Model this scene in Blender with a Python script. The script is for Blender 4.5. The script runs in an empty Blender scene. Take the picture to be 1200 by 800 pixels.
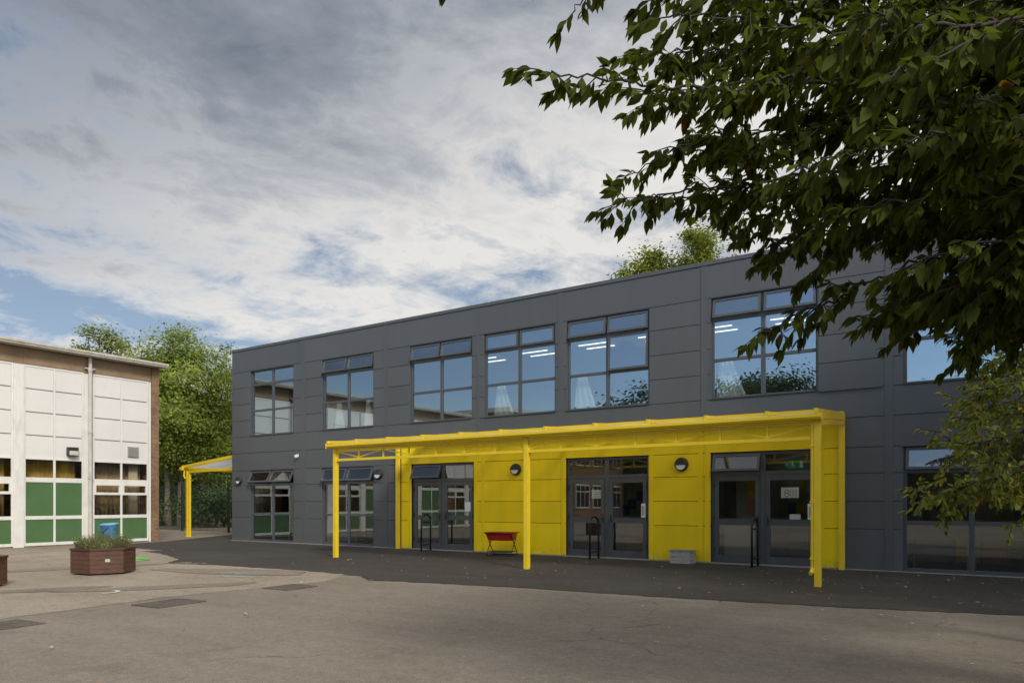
import bpy, math, random
import numpy as np
from mathutils import Vector, Matrix
R = math.radians
S = bpy.context.scene
COL = S.collection
rng = np.random.default_rng(7)
random.seed(7)

# ------------------------------------------------------------------ helpers
YAW = R(33.51)
FX, FY = -math.sin(YAW), math.cos(YAW)      # where the camera looks, on the ground
RX, RY = math.cos(YAW), math.sin(YAW)       # to its right
EYE = 1.5
def from_cam(l, d, z): return Vector((FX*d+RX*l, FY*d+RY*l, z))

OFF = {}
def root_off(o):
    while o.parent: o = o.parent
    return OFF.get(o.name, Vector((0, 0, 0)))

def tag(o, label=None, cat=None, group=None, kind=None):
    if label: o['label'] = label
    if cat: o['category'] = cat
    if group: o['group'] = group
    if kind: o['kind'] = kind
    return o

def thing(name, label, cat, loc=(0, 0, 0), group=None):
    o = bpy.data.objects.new(name, None); COL.objects.link(o)
    o.empty_display_size = .2
    o.location = loc
    OFF[o.name] = Vector(loc)
    return tag(o, label, cat, group)

class MB:
    """collects boxes, tubes and polygons that become ONE mesh object"""
    def __init__(s): s.v = []; s.f = []; s.m = []
    def add(s, vs, fs, mi=0):
        n = len(s.v); s.v += [tuple(p) for p in vs]
        for f in fs: s.f.append(tuple(i+n for i in f)); s.m.append(mi)
    def box(s, x0, x1, y0, y1, z0, z1, mi=0, M=None):
        p = [Vector((x, y, z)) for z in (z0, z1) for y in (y0, y1) for x in (x0, x1)]
        if M is not None: p = [M @ q for q in p]
        s.add(p, [(0,2,3,1),(4,5,7,6),(0,1,5,4),(2,6,7,3),(0,4,6,2),(1,3,7,5)], mi)
    def bar(s, a, b, w, h, mi=0, up=(0,0,1)):
        a = Vector(a); b = Vector(b); t = (b-a).normalized(); u = Vector(up)
        if abs(t.dot(u)) > .99: u = Vector((0,1,0))
        r = t.cross(u).normalized(); u = r.cross(t).normalized()
        p = []
        for q in (a, b):
            for i, j in ((-1,-1),(1,-1),(1,1),(-1,1)): p.append(q + r*(i*w/2) + u*(j*h/2))
        s.add(p, [(3,2,1,0),(4,5,6,7),(0,1,5,4),(1,2,6,5),(2,3,7,6),(3,0,4,7)], mi)
    def tube(s, pts, rad, n=8, mi=0, cap=True):
        pts = [Vector(p) for p in pts]
        if not hasattr(rad, '__len__'): rad = [rad]*len(pts)
        base = len(s.v); prev = None
        for i, p in enumerate(pts):
            t = (pts[min(i+1, len(pts)-1)] - pts[max(i-1, 0)])
            t = t.normalized() if t.length > 1e-9 else Vector((0,0,1))
            if prev is None:
                ref = Vector((0,0,1)) if abs(t.z) < .9 else Vector((1,0,0))
                a = t.cross(ref).normalized()
            else:
                a = prev - t*prev.dot(t); a = a.normalized() if a.length > 1e-6 else t.orthogonal().normalized()
            prev = a; b = t.cross(a)
            for k in range(n):
                an = 2*math.pi*k/n
                s.v.append(tuple(p + (a*math.cos(an) + b*math.sin(an))*rad[i]))
        for i in range(len(pts)-1):
            for k in range(n):
                s.f.append((base+i*n+k, base+i*n+(k+1) % n, base+(i+1)*n+(k+1) % n, base+(i+1)*n+k)); s.m.append(mi)
        if cap:
            s.f.append(tuple(base+k for k in reversed(range(n)))); s.m.append(mi)
            s.f.append(tuple(base+(len(pts)-1)*n+k for k in range(n))); s.m.append(mi)
    def lathe(s, prof, n=24, mi=0, M=None):
        base = len(s.v)
        for r, z in prof:
            for k in range(n):
                p = Vector((r*math.cos(2*math.pi*k/n), r*math.sin(2*math.pi*k/n), z))
                s.v.append(tuple(M @ p if M is not None else p))
        for i in range(len(prof)-1):
            for k in range(n):
                s.f.append((base+i*n+k, base+i*n+(k+1) % n, base+(i+1)*n+(k+1) % n, base+(i+1)*n+k)); s.m.append(mi)
        s.f.append(tuple(base+k for k in reversed(range(n)))); s.m.append(mi)
        s.f.append(tuple(base+(len(prof)-1)*n+k for k in range(n))); s.m.append(mi)
    def prism(s, poly, z0, z1, mi=0, M=None):
        n = len(poly); p = [Vector((x, y, z0)) for x, y in poly] + [Vector((x, y, z1)) for x, y in poly]
        if M is not None: p = [M @ q for q in p]
        s.add(p, [tuple(reversed(range(n))), tuple(range(n, 2*n))] + [(i, (i+1) % n, n+(i+1) % n, n+i) for i in range(n)], mi)
    def build(s, name, mats, parent=None, smooth=False, bevel=0, seg=2):
        me = bpy.data.meshes.new(name)
        off = root_off(parent) if parent else Vector((0,0,0))
        me.from_pydata([(x-off.x, y-off.y, z-off.z) for x, y, z in s.v], [], s.f)
        for m in (mats if isinstance(mats, (list, tuple)) else [mats]): me.materials.append(m)
        me.polygons.foreach_set('material_index', s.m)
        if smooth: me.polygons.foreach_set('use_smooth', [True]*len(me.polygons))
        me.update()
        o = bpy.data.objects.new(name, me); COL.objects.link(o)
        if parent: o.parent = parent
        if bevel:
            b = o.modifiers.new('bevel', 'BEVEL'); b.width = bevel; b.segments = seg; b.limit_method = 'ANGLE'; b.angle_limit = R(40)
        return o

def copy_tree(o, parent=None):
    c = o.copy(); COL.objects.link(c); c.parent = parent
    for ch in [x for x in bpy.data.objects if x.parent == o]: copy_tree(ch, c)
    return c

# ------------------------------------------------------------------ materials
class NT:
    def __init__(s, name):
        s.mat = bpy.data.materials.new(name); s.mat.use_nodes = True
        s.t = s.mat.node_tree; s.n = s.t.nodes; s.l = s.t.links
        s.bsdf = s.n['Principled BSDF']; s.out = s.n['Material Output']
    def node(s, typ, **kw):
        x = s.n.new(typ)
        for k, v in kw.items(): setattr(x, k, v)
        return x
    def link(s, a, b): s.l.new(a, b)
    def coords(s, kind='Object'): return s.node('ShaderNodeTexCoord').outputs[kind]
    def pos(s): return s.node('ShaderNodeNewGeometry').outputs['Position']
    def mapped(s, vec, scale):
        m = s.node('ShaderNodeMapping'); s.link(vec, m.inputs['Vector'])
        m.inputs['Scale'].default_value = scale if hasattr(scale, '__len__') else (scale,)*3
        return m.outputs[0]
    def noise(s, vec, scale, detail=3, rough=.55, dist=0):
        n = s.node('ShaderNodeTexNoise'); s.link(vec, n.inputs['Vector'])
        n.inputs['Scale'].default_value = scale; n.inputs['Detail'].default_value = detail
        n.inputs['Roughness'].default_value = rough; n.inputs['Distortion'].default_value = dist
        return n.outputs['Fac']
    def ramp(s, fac, stops):
        r = s.node('ShaderNodeValToRGB'); s.link(fac, r.inputs[0])
        e = r.color_ramp.elements
        while len(e) < len(stops): e.new(.5)
        for i, (p, c) in enumerate(stops):
            e[i].position = p
            e[i].color = (c, c, c, 1) if not hasattr(c, '__len__') else (*c, 1)
        return r.outputs[0]
    def mix(s, fac, a, b, mode='MIX'):
        m = s.node('ShaderNodeMix', data_type='RGBA', blend_type=mode)
        for sock, v in ((m.inputs[0], fac), (m.inputs[6], a), (m.inputs[7], b)):
            if hasattr(v, 'is_linked') or hasattr(v, 'node'): s.link(v, sock)
            elif hasattr(v, '__len__'): sock.default_value = (*v, 1)
            else: sock.default_value = v
        return m.outputs[2]
    def math(s, op, a, b=0.0, clamp=False):
        m = s.node('ShaderNodeMath', operation=op, use_clamp=clamp)
        for sock, v in ((m.inputs[0], a), (m.inputs[1], b)):
            if hasattr(v, 'node'): s.link(v, sock)
            else: sock.default_value = v
        return m.outputs[0]
    def bump(s, h, strength=.3, dist=.01):
        b = s.node('ShaderNodeBump'); b.inputs['Strength'].default_value = strength; b.inputs['Distance'].default_value = dist
        s.link(h, b.inputs['Height']); s.link(b.outputs[0], s.bsdf.inputs['Normal'])

def paint(name, col, rough=.45, var=.08, metal=0, scale=3, spec=.5, bump=.0, dirt=0):
    k = NT(name); p = k.pos()
    f = k.noise(p, scale, 5, .6)
    c2 = tuple(c*(1-var) for c in col); c1 = tuple(min(1, c*(1+var)) for c in col)
    c = k.ramp(f, [(.3, c2), (.7, c1)])
    if dirt:
        g = k.ramp(k.noise(k.mapped(p, (1.5, 1.5, .35)), 4, 5, .65), [(.5, 0), (.8, 1)])
        c = k.mix(k.math('MULTIPLY', g, dirt), c, (.09, .08, .065))
    k.link(c, k.bsdf.inputs['Base Color'])
    k.link(k.ramp(f, [(.3, rough*.9), (.7, min(1, rough*1.12))]), k.bsdf.inputs['Roughness'])
    k.bsdf.inputs['Metallic'].default_value = metal
    k.bsdf.inputs['Specular IOR Level'].default_value = spec
    if bump: k.bump(k.noise(p, 60, 3), bump, .003)
    return k.mat

def asphalt(name, dark, mid, light, big=.25, stain=.5, crack=True, fines=80):
    k = NT(name); p = k.pos()
    fine = k.noise(p, fines, 3, .7)
    medium = k.noise(p, 6, 5, .65, .4)
    large = k.noise(p, big, 4, .55, .8)
    streak = k.noise(k.mapped(p, (.5, 2.2, 1)), .9, 4, .6, .5)
    t = k.math('ADD', k.math('MULTIPLY', medium, .35), k.math('ADD', k.math('MULTIPLY', large, .4), k.math('MULTIPLY', streak, .25)))
    c = k.ramp(t, [(.36, dark), (.5, mid), (.64, light)])
    speck = k.ramp(fine, [(.34, .60), (.50, 1.0), (.64, 1.40)])
    c = k.mix(1.0, c, speck, 'MULTIPLY')
    c = k.mix(1.0, c, k.ramp(k.noise(p, 17, 4, .7), [(.35, .86), (.65, 1.14)]), 'MULTIPLY')
    stains = k.ramp(k.noise(p, 1.3, 4, .6, .6), [(.58, 0), (.72, 1)])
    c = k.mix(k.math('MULTIPLY', stains, stain*.5), c, tuple(x*.62 for x in dark))
    if crack:
        v = k.node('ShaderNodeTexVoronoi', feature='DISTANCE_TO_EDGE')
        dv = k.node('ShaderNodeVectorMath', operation='ADD')
        nz = k.node('ShaderNodeTexNoise'); k.link(p, nz.inputs['Vector']); nz.inputs['Scale'].default_value = 1.1; nz.inputs['Detail'].default_value = 4
        k.link(p, dv.inputs[0]); k.link(nz.outputs['Color'], dv.inputs[1])
        k.link(dv.outputs[0], v.inputs['Vector']); v.inputs['Scale'].default_value = .19
        ck = k.ramp(v.outputs['Distance'], [(.0, 1), (.0035, 0)])
        ck = k.math('MULTIPLY', ck, k.ramp(k.noise(p, .35, 2), [(.50, 0), (.60, 1)]))
        c = k.mix(k.math('MULTIPLY', ck, .55), c, (.03, .028, .025))
    k.link(c, k.bsdf.inputs['Base Color'])
    k.bsdf.inputs['Roughness'].default_value = .9
    k.bsdf.inputs['Specular IOR Level'].default_value = .25
    k.bump(k.math('ADD', fine, k.math('MULTIPLY', medium, .4)), .5, .006)
    return k.mat

def brick(name, c1, c2, mortar, scale=1.0, bumpy=.5):
    k = NT(name); g = k.pos()
    sp = k.node('ShaderNodeSeparateXYZ'); k.link(g, sp.inputs[0])
    cb = k.node('ShaderNodeCombineXYZ')
    k.link(k.math('ADD', sp.outputs[0], sp.outputs[1]), cb.inputs[0]); k.link(sp.outputs[2], cb.inputs[1])
    b = k.node('ShaderNodeTexBrick'); k.link(cb.outputs[0], b.inputs['Vector'])
    b.inputs['Color1'].default_value = (*c1, 1); b.inputs['Color2'].default_value = (*c2, 1); b.inputs['Mortar'].default_value = (*mortar, 1)
    b.inputs['Scale'].default_value = scale; b.inputs['Brick Width'].default_value = .225; b.inputs['Row Height'].default_value = .075
    b.inputs['Mortar Size'].default_value = .010; b.inputs['Mortar Smooth'].default_value = .2; b.inputs['Bias'].default_value = -.1
    n = k.ramp(k.noise(g, 2.2, 5, .65), [(.3, .7), (.7, 1.2)])
    k.link(k.mix(1, b.outputs['Color'], n, 'MULTIPLY'), k.bsdf.inputs['Base Color'])
    k.bsdf.inputs['Roughness'].default_value = .9
    k.bump(k.math('ADD', k.math('MULTIPLY', b.outputs['Fac'], -1), k.math('MULTIPLY', k.noise(g, 40, 3), .4)), bumpy, .008)
    return k.mat

def pebble(name, a, b):
    k = NT(name); p = k.pos()
    f = k.noise(p, 45, 4, .75); g = k.noise(p, 2, 4)
    c = k.ramp(f, [(.32, a), (.68, b)])
    k.link(k.mix(1, c, k.ramp(g, [(.3, .8), (.7, 1.15)]), 'MULTIPLY'), k.bsdf.inputs['Base Color'])
    k.bsdf.inputs['Roughness'].default_value = .95
    k.bump(f, .8, .012)
    return k.mat

def glass(name, refl, tint, gloss, wav=.0):
    """coated double glazing: partly mirror, partly clear"""
    k = NT(name)
    k.n.remove(k.bsdf)
    tr = k.node('ShaderNodeBsdfTransparent'); tr.inputs[0].default_value = (*tint, 1)
    gl = k.node('ShaderNodeBsdfGlossy'); gl.inputs[0].default_value = (*gloss, 1); gl.inputs['Roughness'].default_value = .0
    fr = k.node('ShaderNodeFresnel'); fr.inputs['IOR'].default_value = 1.45
    f = k.math('ADD', k.math('MULTIPLY', fr.outputs[0], 1.0), refl, True)
    f = k.math('MULTIPLY', f, k.math('SUBTRACT', 1.0, k.node('ShaderNodeNewGeometry').outputs['Backfacing']))
    if wav:
        b = k.node('ShaderNodeBump'); b.inputs['Strength'].default_value = wav; b.inputs['Distance'].default_value = .02
        k.link(k.noise(k.pos(), .9, 1), b.inputs['Height']); k.link(b.outputs[0], gl.inputs['Normal'])
    mx = k.node('ShaderNodeMixShader'); k.link(f, mx.inputs[0]); k.link(tr.outputs[0], mx.inputs[1]); k.link(gl.outputs[0], mx.inputs[2])
    k.link(mx.outputs[0], k.out.inputs['Surface'])
    return k.mat

def leafmat(name, dark, light, trans=.35, odd=None, rough=.55, oddp=.93, cl=.9, spec=.25):
    k = NT(name)
    g = k.node('ShaderNodeNewGeometry')
    c = k.ramp(g.outputs['Random Per Island'], [(.0, dark), (.8, light)] + ([(oddp, light), (min(.999, oddp+.02), odd)] if odd else []))
    cl_ = k.ramp(k.noise(g.outputs['Position'], cl, 3), [(.35, .72), (.65, 1.25)])
    c = k.mix(1, c, cl_, 'MULTIPLY')
    k.link(c, k.bsdf.inputs['Base Color']); k.bsdf.inputs['Roughness'].default_value = rough
    k.bsdf.inputs['Specular IOR Level'].default_value = spec
    t = k.node('ShaderNodeBsdfTranslucent'); k.link(k.mix(1, c, (1.5, 1.6, .7), 'MULTIPLY'), t.inputs[0])
    mx = k.node('ShaderNodeMixShader'); mx.inputs[0].default_value = trans
    k.link(k.bsdf.outputs[0], mx.inputs[1]); k.link(t.outputs[0], mx.inputs[2]); k.link(mx.outputs[0], k.out.inputs['Surface'])
    return k.mat

def barkmat(name, a, b):
    k = NT(name); p = k.mapped(k.pos(), (1, 1, .3))
    f = k.noise(p, 25, 5, .7)
    k.link(k.ramp(f, [(.3, a), (.7, b)]), k.bsdf.inputs['Base Color']); k.bsdf.inputs['Roughness'].default_value = .9
    k.bump(f, .6, .02)
    return k.mat

def emit(name, col, strength):
    k = NT(name); k.bsdf.inputs['Base Color'].default_value = (*col, 1)
    k.bsdf.inputs['Emission Color'].default_value = (*col, 1); k.bsdf.inputs['Emission Strength'].default_value = strength
    return k.mat

def canopy_sheet():
    k = NT('polycarbonate')
    k.n.remove(k.bsdf)
    d = k.node('ShaderNodeBsdfDiffuse'); d.inputs[0].default_value = (.62, .62, .60, 1)
    t = k.node('ShaderNodeBsdfTranslucent'); t.inputs[0].default_value = (.88, .88, .85, 1)
    x = k.node('ShaderNodeBsdfTransparent'); x.inputs[0].default_value = (.9, .9, .9, 1)
    m1 = k.node('ShaderNodeMixShader'); m1.inputs[0].default_value = .7; k.link(d.outputs[0], m1.inputs[1]); k.link(t.outputs[0], m1.inputs[2])
    m2 = k.node('ShaderNodeMixShader'); k.link(k.ramp(k.noise(k.pos(), 1.2, 2), [(.3, .56), (.7, .64)]), m2.inputs[0])
    k.link(m1.outputs[0], m2.inputs[1]); k.link(x.outputs[0], m2.inputs[2]); k.link(m2.outputs[0], k.out.inputs['Surface'])
    return k.mat

M = {}
M['ground'] = asphalt('old_asphalt', (.158,.133,.104), (.200,.171,.137), (.245,.211,.172), .22, .6)
M['pale'] = asphalt('pale_asphalt', (.215,.180,.139), (.272,.230,.181), (.33,.281,.224), .3, .8)
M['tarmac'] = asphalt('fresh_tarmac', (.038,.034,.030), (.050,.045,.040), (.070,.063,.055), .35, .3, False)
M['patch'] = asphalt('patched_asphalt', (.17,.143,.112), (.20,.17,.134), (.235,.20,.158), .6, .4, False)
M['cover'] = asphalt('rusted_cover', (.085,.072,.058), (.11,.094,.077), (.14,.12,.10), 1.5, .5, False)
M['soil'] = asphalt('leafy_soil', (.10,.078,.055), (.14,.11,.08), (.18,.145,.105), .8, .5, False, 30)
def cladding(name, col, rough, spec):
    k = NT(name); p = k.pos(); g = k.node('ShaderNodeNewGeometry')
    c = k.ramp(g.outputs['Random Per Island'], [(0, tuple(x*.93 for x in col)), (1, tuple(x*1.07 for x in col))])
    st = k.noise(k.mapped(p, (1.6, 1.6, .25)), 2, 4, .6)
    c = k.mix(1, c, k.ramp(st, [(.35, .965), (.65, 1.035)]), 'MULTIPLY')
    dr = k.ramp(k.noise(k.mapped(p, (9, 9, .3)), 2, 5, .7), [(.60, 0), (.80, .16)])
    c = k.mix(dr, c, (.15,.145,.13))
    sp = k.node('ShaderNodeSeparateXYZ'); k.link(p, sp.inputs[0])
    low = k.math('MULTIPLY', k.ramp(sp.outputs[2], [(.0, .5), (.28, 0)]), k.ramp(k.noise(p, 9, 4, .7), [(.4, 0), (.7, 1)]))
    c = k.mix(low, c, (.17,.145,.11))
    k.link(c, k.bsdf.inputs['Base Color']); k.link(k.ramp(st, [(.3, rough*.85), (.7, rough*1.15)]), k.bsdf.inputs['Roughness'])
    k.bsdf.inputs['Specular IOR Level'].default_value = spec
    k.bump(k.noise(k.mapped(p, (1, 1, 1)), .9, 2), .12, .02)
    return k.mat
M['grey'] = cladding('anthracite_cladding', (.094,.100,.104), .42, .5)
M['greyd'] = paint('anthracite_frame', (.080,.087,.093), .4, .06)
M['back'] = paint('dark_backing', (.02,.021,.023), .8)
M['yellow'] = cladding('yellow_cladding', (.93,.69,.006), .5, .3)
M['ysteel'] = paint('yellow_steel', (.86,.62,.025), .38, .05, 0, 5)
M['white'] = paint('white_paint', (.80,.775,.73), .5, .04, 0, 2, dirt=.10)
M['wpanel'] = paint('white_panel', (.765,.735,.695), .55, .03, 0, .8, dirt=.05)
M['wframe'] = paint('white_frame', (.78,.76,.71), .5, .05, dirt=.22)
M['joint'] = paint('grey_joint', (.30,.29,.275), .7)
M['green'] = paint('green_panel', (.078,.16,.062), .45, .08, 0, 1.5)
M['brick'] = brick('red_brick', (.33,.18,.09), (.20,.105,.055), (.20,.165,.125), 1, .7)
M['pebble'] = pebble('pebbledash', (.19,.125,.075), (.42,.29,.18))
M['roofedge'] = paint('roof_edge', (.52,.48,.41), .7, .12, 0, 4, dirt=.5)
M['plinth'] = paint('concrete_edge', (.28,.27,.25), .85, .15, 0, 6)
M['glass'] = glass('window_glass', .38, (.84,.88,.88), (.74,.89,1.0), .03)
M['glassl'] = glass('lower_glass', .15, (.78,.81,.80), (.90,.96,1.0), .02)
M['glassh'] = glass('hall_glass', .03, (.84,.81,.74), (1, 1, 1), .02)
M['inwall'] = paint('room_wall', (.42,.40,.36), .8)
M['inwalld'] = paint('room_wall_dim', (.20,.18,.15), .8)
M['incarp'] = paint('room_carpet', (.06,.06,.065), .95)
M['ceil'] = paint('room_ceiling', (.6,.6,.58), .9)
M['strip'] = emit('lit_strip', (1, .97, .9), 2.6)
M['exit'] = emit('lit_exit_sign', (.03,.30,.11), .10)
M['exitw'] = emit('lit_exit_pictogram', (.7,.75,.7), .10)
M['curtain'] = paint('white_curtain', (.75,.74,.66), .85, .06, 0, 8)
M['black'] = paint('black_metal', (.018,.018,.019), .45, .15)
M['bk_plastic'] = paint('dark_plastic', (.03,.031,.034), .5, .1)
M['lens'] = paint('white_lens', (.72,.72,.74), .35, .02)
M['red'] = paint('red_plastic', (.42,.022,.015), .35, .12, 0, 9)
M['crate'] = paint('grey_plastic', (.42,.41,.40), .5, .15, 0, 12)
M['blue'] = paint('blue_plastic', (.15,.36,.58), .45, .4, 0, 14)
M['greenp'] = paint('bright_green_plastic', (.10,.55,.06), .4, .1)
M['timber'] = paint('brown_boards', (.105,.047,.030), .6, .28, 0, 7, bump=.3, dirt=.25)
M['timberd'] = paint('brown_rim', (.085,.032,.021), .6, .2, 0, 7, bump=.3)
M['plate'] = paint('pale_plate', (.42,.55,.42), .4, .3, 0, 60)
M['dirt'] = paint('plant_soil', (.05,.035,.022), .95, .3, 0, 20)
M['paper'] = paint('paper', (.46,.49,.42), .8, .05)
M['ink'] = paint('ink', (.22,.24,.23), .8)
M['yellowpaper'] = paint('yellow_paper', (.65,.45,.05), .8)
M['pinkpaper'] = paint('pink_paper', (.62,.24,.18), .8)
M['beige'] = paint('beige_laminate', (.38,.34,.24), .6)
M['ochre'] = paint('ochre_wall', (.50,.36,.15), .8, .2, 0, .8)
M['wood'] = paint('light_wood', (.32,.2,.09), .6)
M['bluecloth'] = paint('blue_cloth', (.06,.15,.34), .9)
M['pipe'] = paint('grey_pipe', (.55,.52,.47), .55, .1, 0, 6, dirt=.55)
M['vent'] = paint('vent_grey', (.33,.32,.30), .6)
M['fence'] = paint('dark_green_wire', (.012,.030,.020), .5, .1)
M['poly'] = canopy_sheet()
M['stucco'] = paint('pale_render', (.62,.60,.55), .85, .08, 0, 1)
M['tiles'] = paint('dark_roof', (.10,.085,.075), .85, .2, 0, 9)
M['bark'] = barkmat('bark', (.028,.021,.016), (.07,.055,.043))
M['barkp'] = barkmat('pale_bark', (.16,.14,.11), (.30,.265,.21))
M['cherry'] = leafmat('cherry_leaf', (.034,.046,.009), (.084,.102,.018), .36, (.20,.09,.02), .75, .993, 1.2, .08)
M['lime'] = leafmat('lime_leaf', (.11,.145,.028), (.27,.295,.07), .45, (.40,.29,.08), .6, .90, 1.5)
M['ash'] = leafmat('ash_leaf', (.10,.145,.028), (.29,.335,.07), .45, (.38,.32,.07), .6, .93, .35)
M['sycamore'] = leafmat('sycamore_leaf', (.085,.12,.024), (.26,.28,.06), .45, (.32,.24,.06), .6, .93, .4)
M['poplar'] = leafmat('poplar_leaf', (.06,.085,.03), (.15,.18,.07), .3, None, .6, .9, .5)
M['amber'] = leafmat('autumn_leaf', (.16,.11,.02), (.36,.21,.04), .35, None, .6, .9, .6)
M['under'] = leafmat('shrub_leaf', (.03,.05,.014), (.12,.155,.04), .3, None, .6, .9, .5)
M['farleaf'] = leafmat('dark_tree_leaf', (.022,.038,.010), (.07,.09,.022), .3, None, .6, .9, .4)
M['herb'] = leafmat('herb_leaf', (.08,.10,.04), (.25,.27,.125), .35, (.34,.27,.16), .7, .86, 3)
M['fallen'] = leafmat('fallen_leaf', (.20,.13,.06), (.50,.42,.28), .1, (.36,.16,.05), .8, .86, 2)

def chalkmat(name, col):
    k = NT(name); p = k.pos()
    f = k.ramp(k.noise(p, 5.5, 5, .7, .6), [(.48, 0), (.60, .75)])
    f = k.math('MULTIPLY', f, k.ramp(k.noise(p, 60, 3, .7), [(.38, .2), (.6, 1)]))
    tr = k.node('ShaderNodeBsdfTransparent'); k.bsdf.inputs['Roughness'].default_value = .95
    k.bsdf.inputs['Base Color'].default_value = (*col, 1)
    mx = k.node('ShaderNodeMixShader'); k.link(f, mx.inputs[0]); k.link(tr.outputs[0], mx.inputs[1]); k.link(k.bsdf.outputs[0], mx.inputs[2])
    k.link(mx.outputs[0], k.out.inputs['Surface'])
    return k.mat

# ------------------------------------------------------------------ world, sun, camera
SUN_EL, SUN_AZ = 38.0, 122.0       # azimuth: degrees from +Y towards +X (over the photographer's right shoulder)
def make_world():
    w = bpy.data.worlds.new('World'); S.world = w; w.use_nodes = True
    t = w.node_tree; n = t.nodes; l = t.links; n.clear()
    out = n.new('ShaderNodeOutputWorld'); bg = n.new('ShaderNodeBackground')
    k = NT.__new__(NT); k.t = t; k.n = n; k.l = l
    sky = k.node('ShaderNodeTexSky', sky_type='NISHITA'); sky.sun_disc = False
    sky.sun_elevation = R(SUN_EL); sky.sun_rotation = R(SUN_AZ); sky.air_density = 1.0; sky.dust_density = .6; sky.ozone_density = 1.6
    bg.inputs['Strength'].default_value = .10
    d = k.coords('Generated')
    nrm = k.node('ShaderNodeVectorMath', operation='NORMALIZE'); l.new(d, nrm.inputs[0]); d = nrm.outputs[0]
    sp = k.node('ShaderNodeSeparateXYZ'); l.new(d, sp.inputs[0])
    z = k.math('MAXIMUM', sp.outputs[2], 0.0)
    iz = k.math('DIVIDE', 1.0, k.math('ADD', z, .16))
    flat = k.node('ShaderNodeCombineXYZ')
    l.new(k.math('MULTIPLY', sp.outputs[0], iz), flat.inputs[0]); l.new(k.math('MULTIPLY', sp.outputs[1], iz), flat.inputs[1])
    def dot(v):
        x = k.node('ShaderNodeVectorMath', operation='DOT_PRODUCT'); l.new(d, x.inputs[0]); x.inputs[1].default_value = Vector(v).normalized(); return x.outputs['Value']
    # long rolls of cloud lying across the line of sight, drifting down to the right
    rot = k.node('ShaderNodeMapping'); rot.vector_type = 'TEXTURE'; l.new(flat.outputs[0], rot.inputs['Vector'])
    rot.inputs['Rotation'].default_value = (0, 0, R(ROLL)); rot.inputs['Scale'].default_value = (2.6, .75, 1); rot.inputs['Location'].default_value = (OX, OY, 0)
    rolls = k.noise(rot.outputs[0], 1.15, 7, .58, .5)
    puffs = k.noise(flat.outputs[0], 4.2, 7, .66, .35)
    big = k.noise(rot.outputs[0], .42, 3, .5, .3)
    high = sp.outputs[2]
    right = dot((RX, RY, 0)); back = dot((.55, -.83, 0))
    def lin(*terms, c=0.0):
        a = None
        for v, f in terms:
            m = k.math('MULTIPLY', v, f); a = m if a is None else k.math('ADD', a, m)
        return k.math('ADD', a, c)
    cov = lin((rolls, 1.9), (puffs, 1.5), (big, .5), (right, .32), (high, .72), (back, -.20), c=-1.99)
    mask = k.ramp(cov, [(.0, .08), (.22, .62), (.40, 1)])
    thick = lin((big, 1.3), (rolls, 1.25), (puffs, .8), (right, -.62), (high, 1.90), c=-2.46)
    cloud = k.ramp(thick, [(0, (.82,.80,.765)), (.15, (.70,.69,.68)), (.28, (.52,.535,.56)), (.52, (.29,.32,.37)), (.80, (.16,.185,.235))])
    cloud = k.mix(1.0, cloud, (10., 10., 10.), 'MULTIPLY')
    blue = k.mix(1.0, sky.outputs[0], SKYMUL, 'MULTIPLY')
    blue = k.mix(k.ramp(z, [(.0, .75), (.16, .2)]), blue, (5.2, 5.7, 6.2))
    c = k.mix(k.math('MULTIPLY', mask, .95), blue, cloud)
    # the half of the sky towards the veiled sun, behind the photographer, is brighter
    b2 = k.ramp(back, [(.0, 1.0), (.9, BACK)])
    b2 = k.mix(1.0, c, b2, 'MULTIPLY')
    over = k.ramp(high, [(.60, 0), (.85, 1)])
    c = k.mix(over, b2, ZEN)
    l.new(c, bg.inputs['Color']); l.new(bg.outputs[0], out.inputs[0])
ROLL, OX, OY = 68.0, 9.5, 9.5
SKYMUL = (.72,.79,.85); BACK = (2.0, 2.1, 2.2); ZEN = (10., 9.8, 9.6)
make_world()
ld = bpy.data.lights.new('sun', 'SUN'); ld.energy = 2.6; ld.angle = R(12); ld.color = (1, .92, .80)
so = bpy.data.objects.new('sun', ld); COL.objects.link(so)
sd = Vector((math.sin(R(SUN_AZ))*math.cos(R(SUN_EL)), math.cos(R(SUN_AZ))*math.cos(R(SUN_EL)), math.sin(R(SUN_EL))))
so.rotation_euler = sd.to_track_quat('Z', 'Y').to_euler(); so.location = sd*60
cd = bpy.data.cameras.new('camera'); cam = bpy.data.objects.new('camera', cd); COL.objects.link(cam)
cam.location = (0, 0, EYE); cam.rotation_euler = (R(90), 0, YAW)
cd.sensor_width = 36; cd.lens = 845/1200*36; cd.shift_y = 188/1200; cd.clip_end = 2000; cd.clip_start = .05
S.camera = cam
S.view_settings.view_transform = 'Standard'; S.view_settings.look = 'None'; S.view_settings.exposure = 0.0; S.view_settings.gamma = 1
S.cycles.max_bounces = 8; S.cycles.transparent_max_bounces = 16

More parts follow.
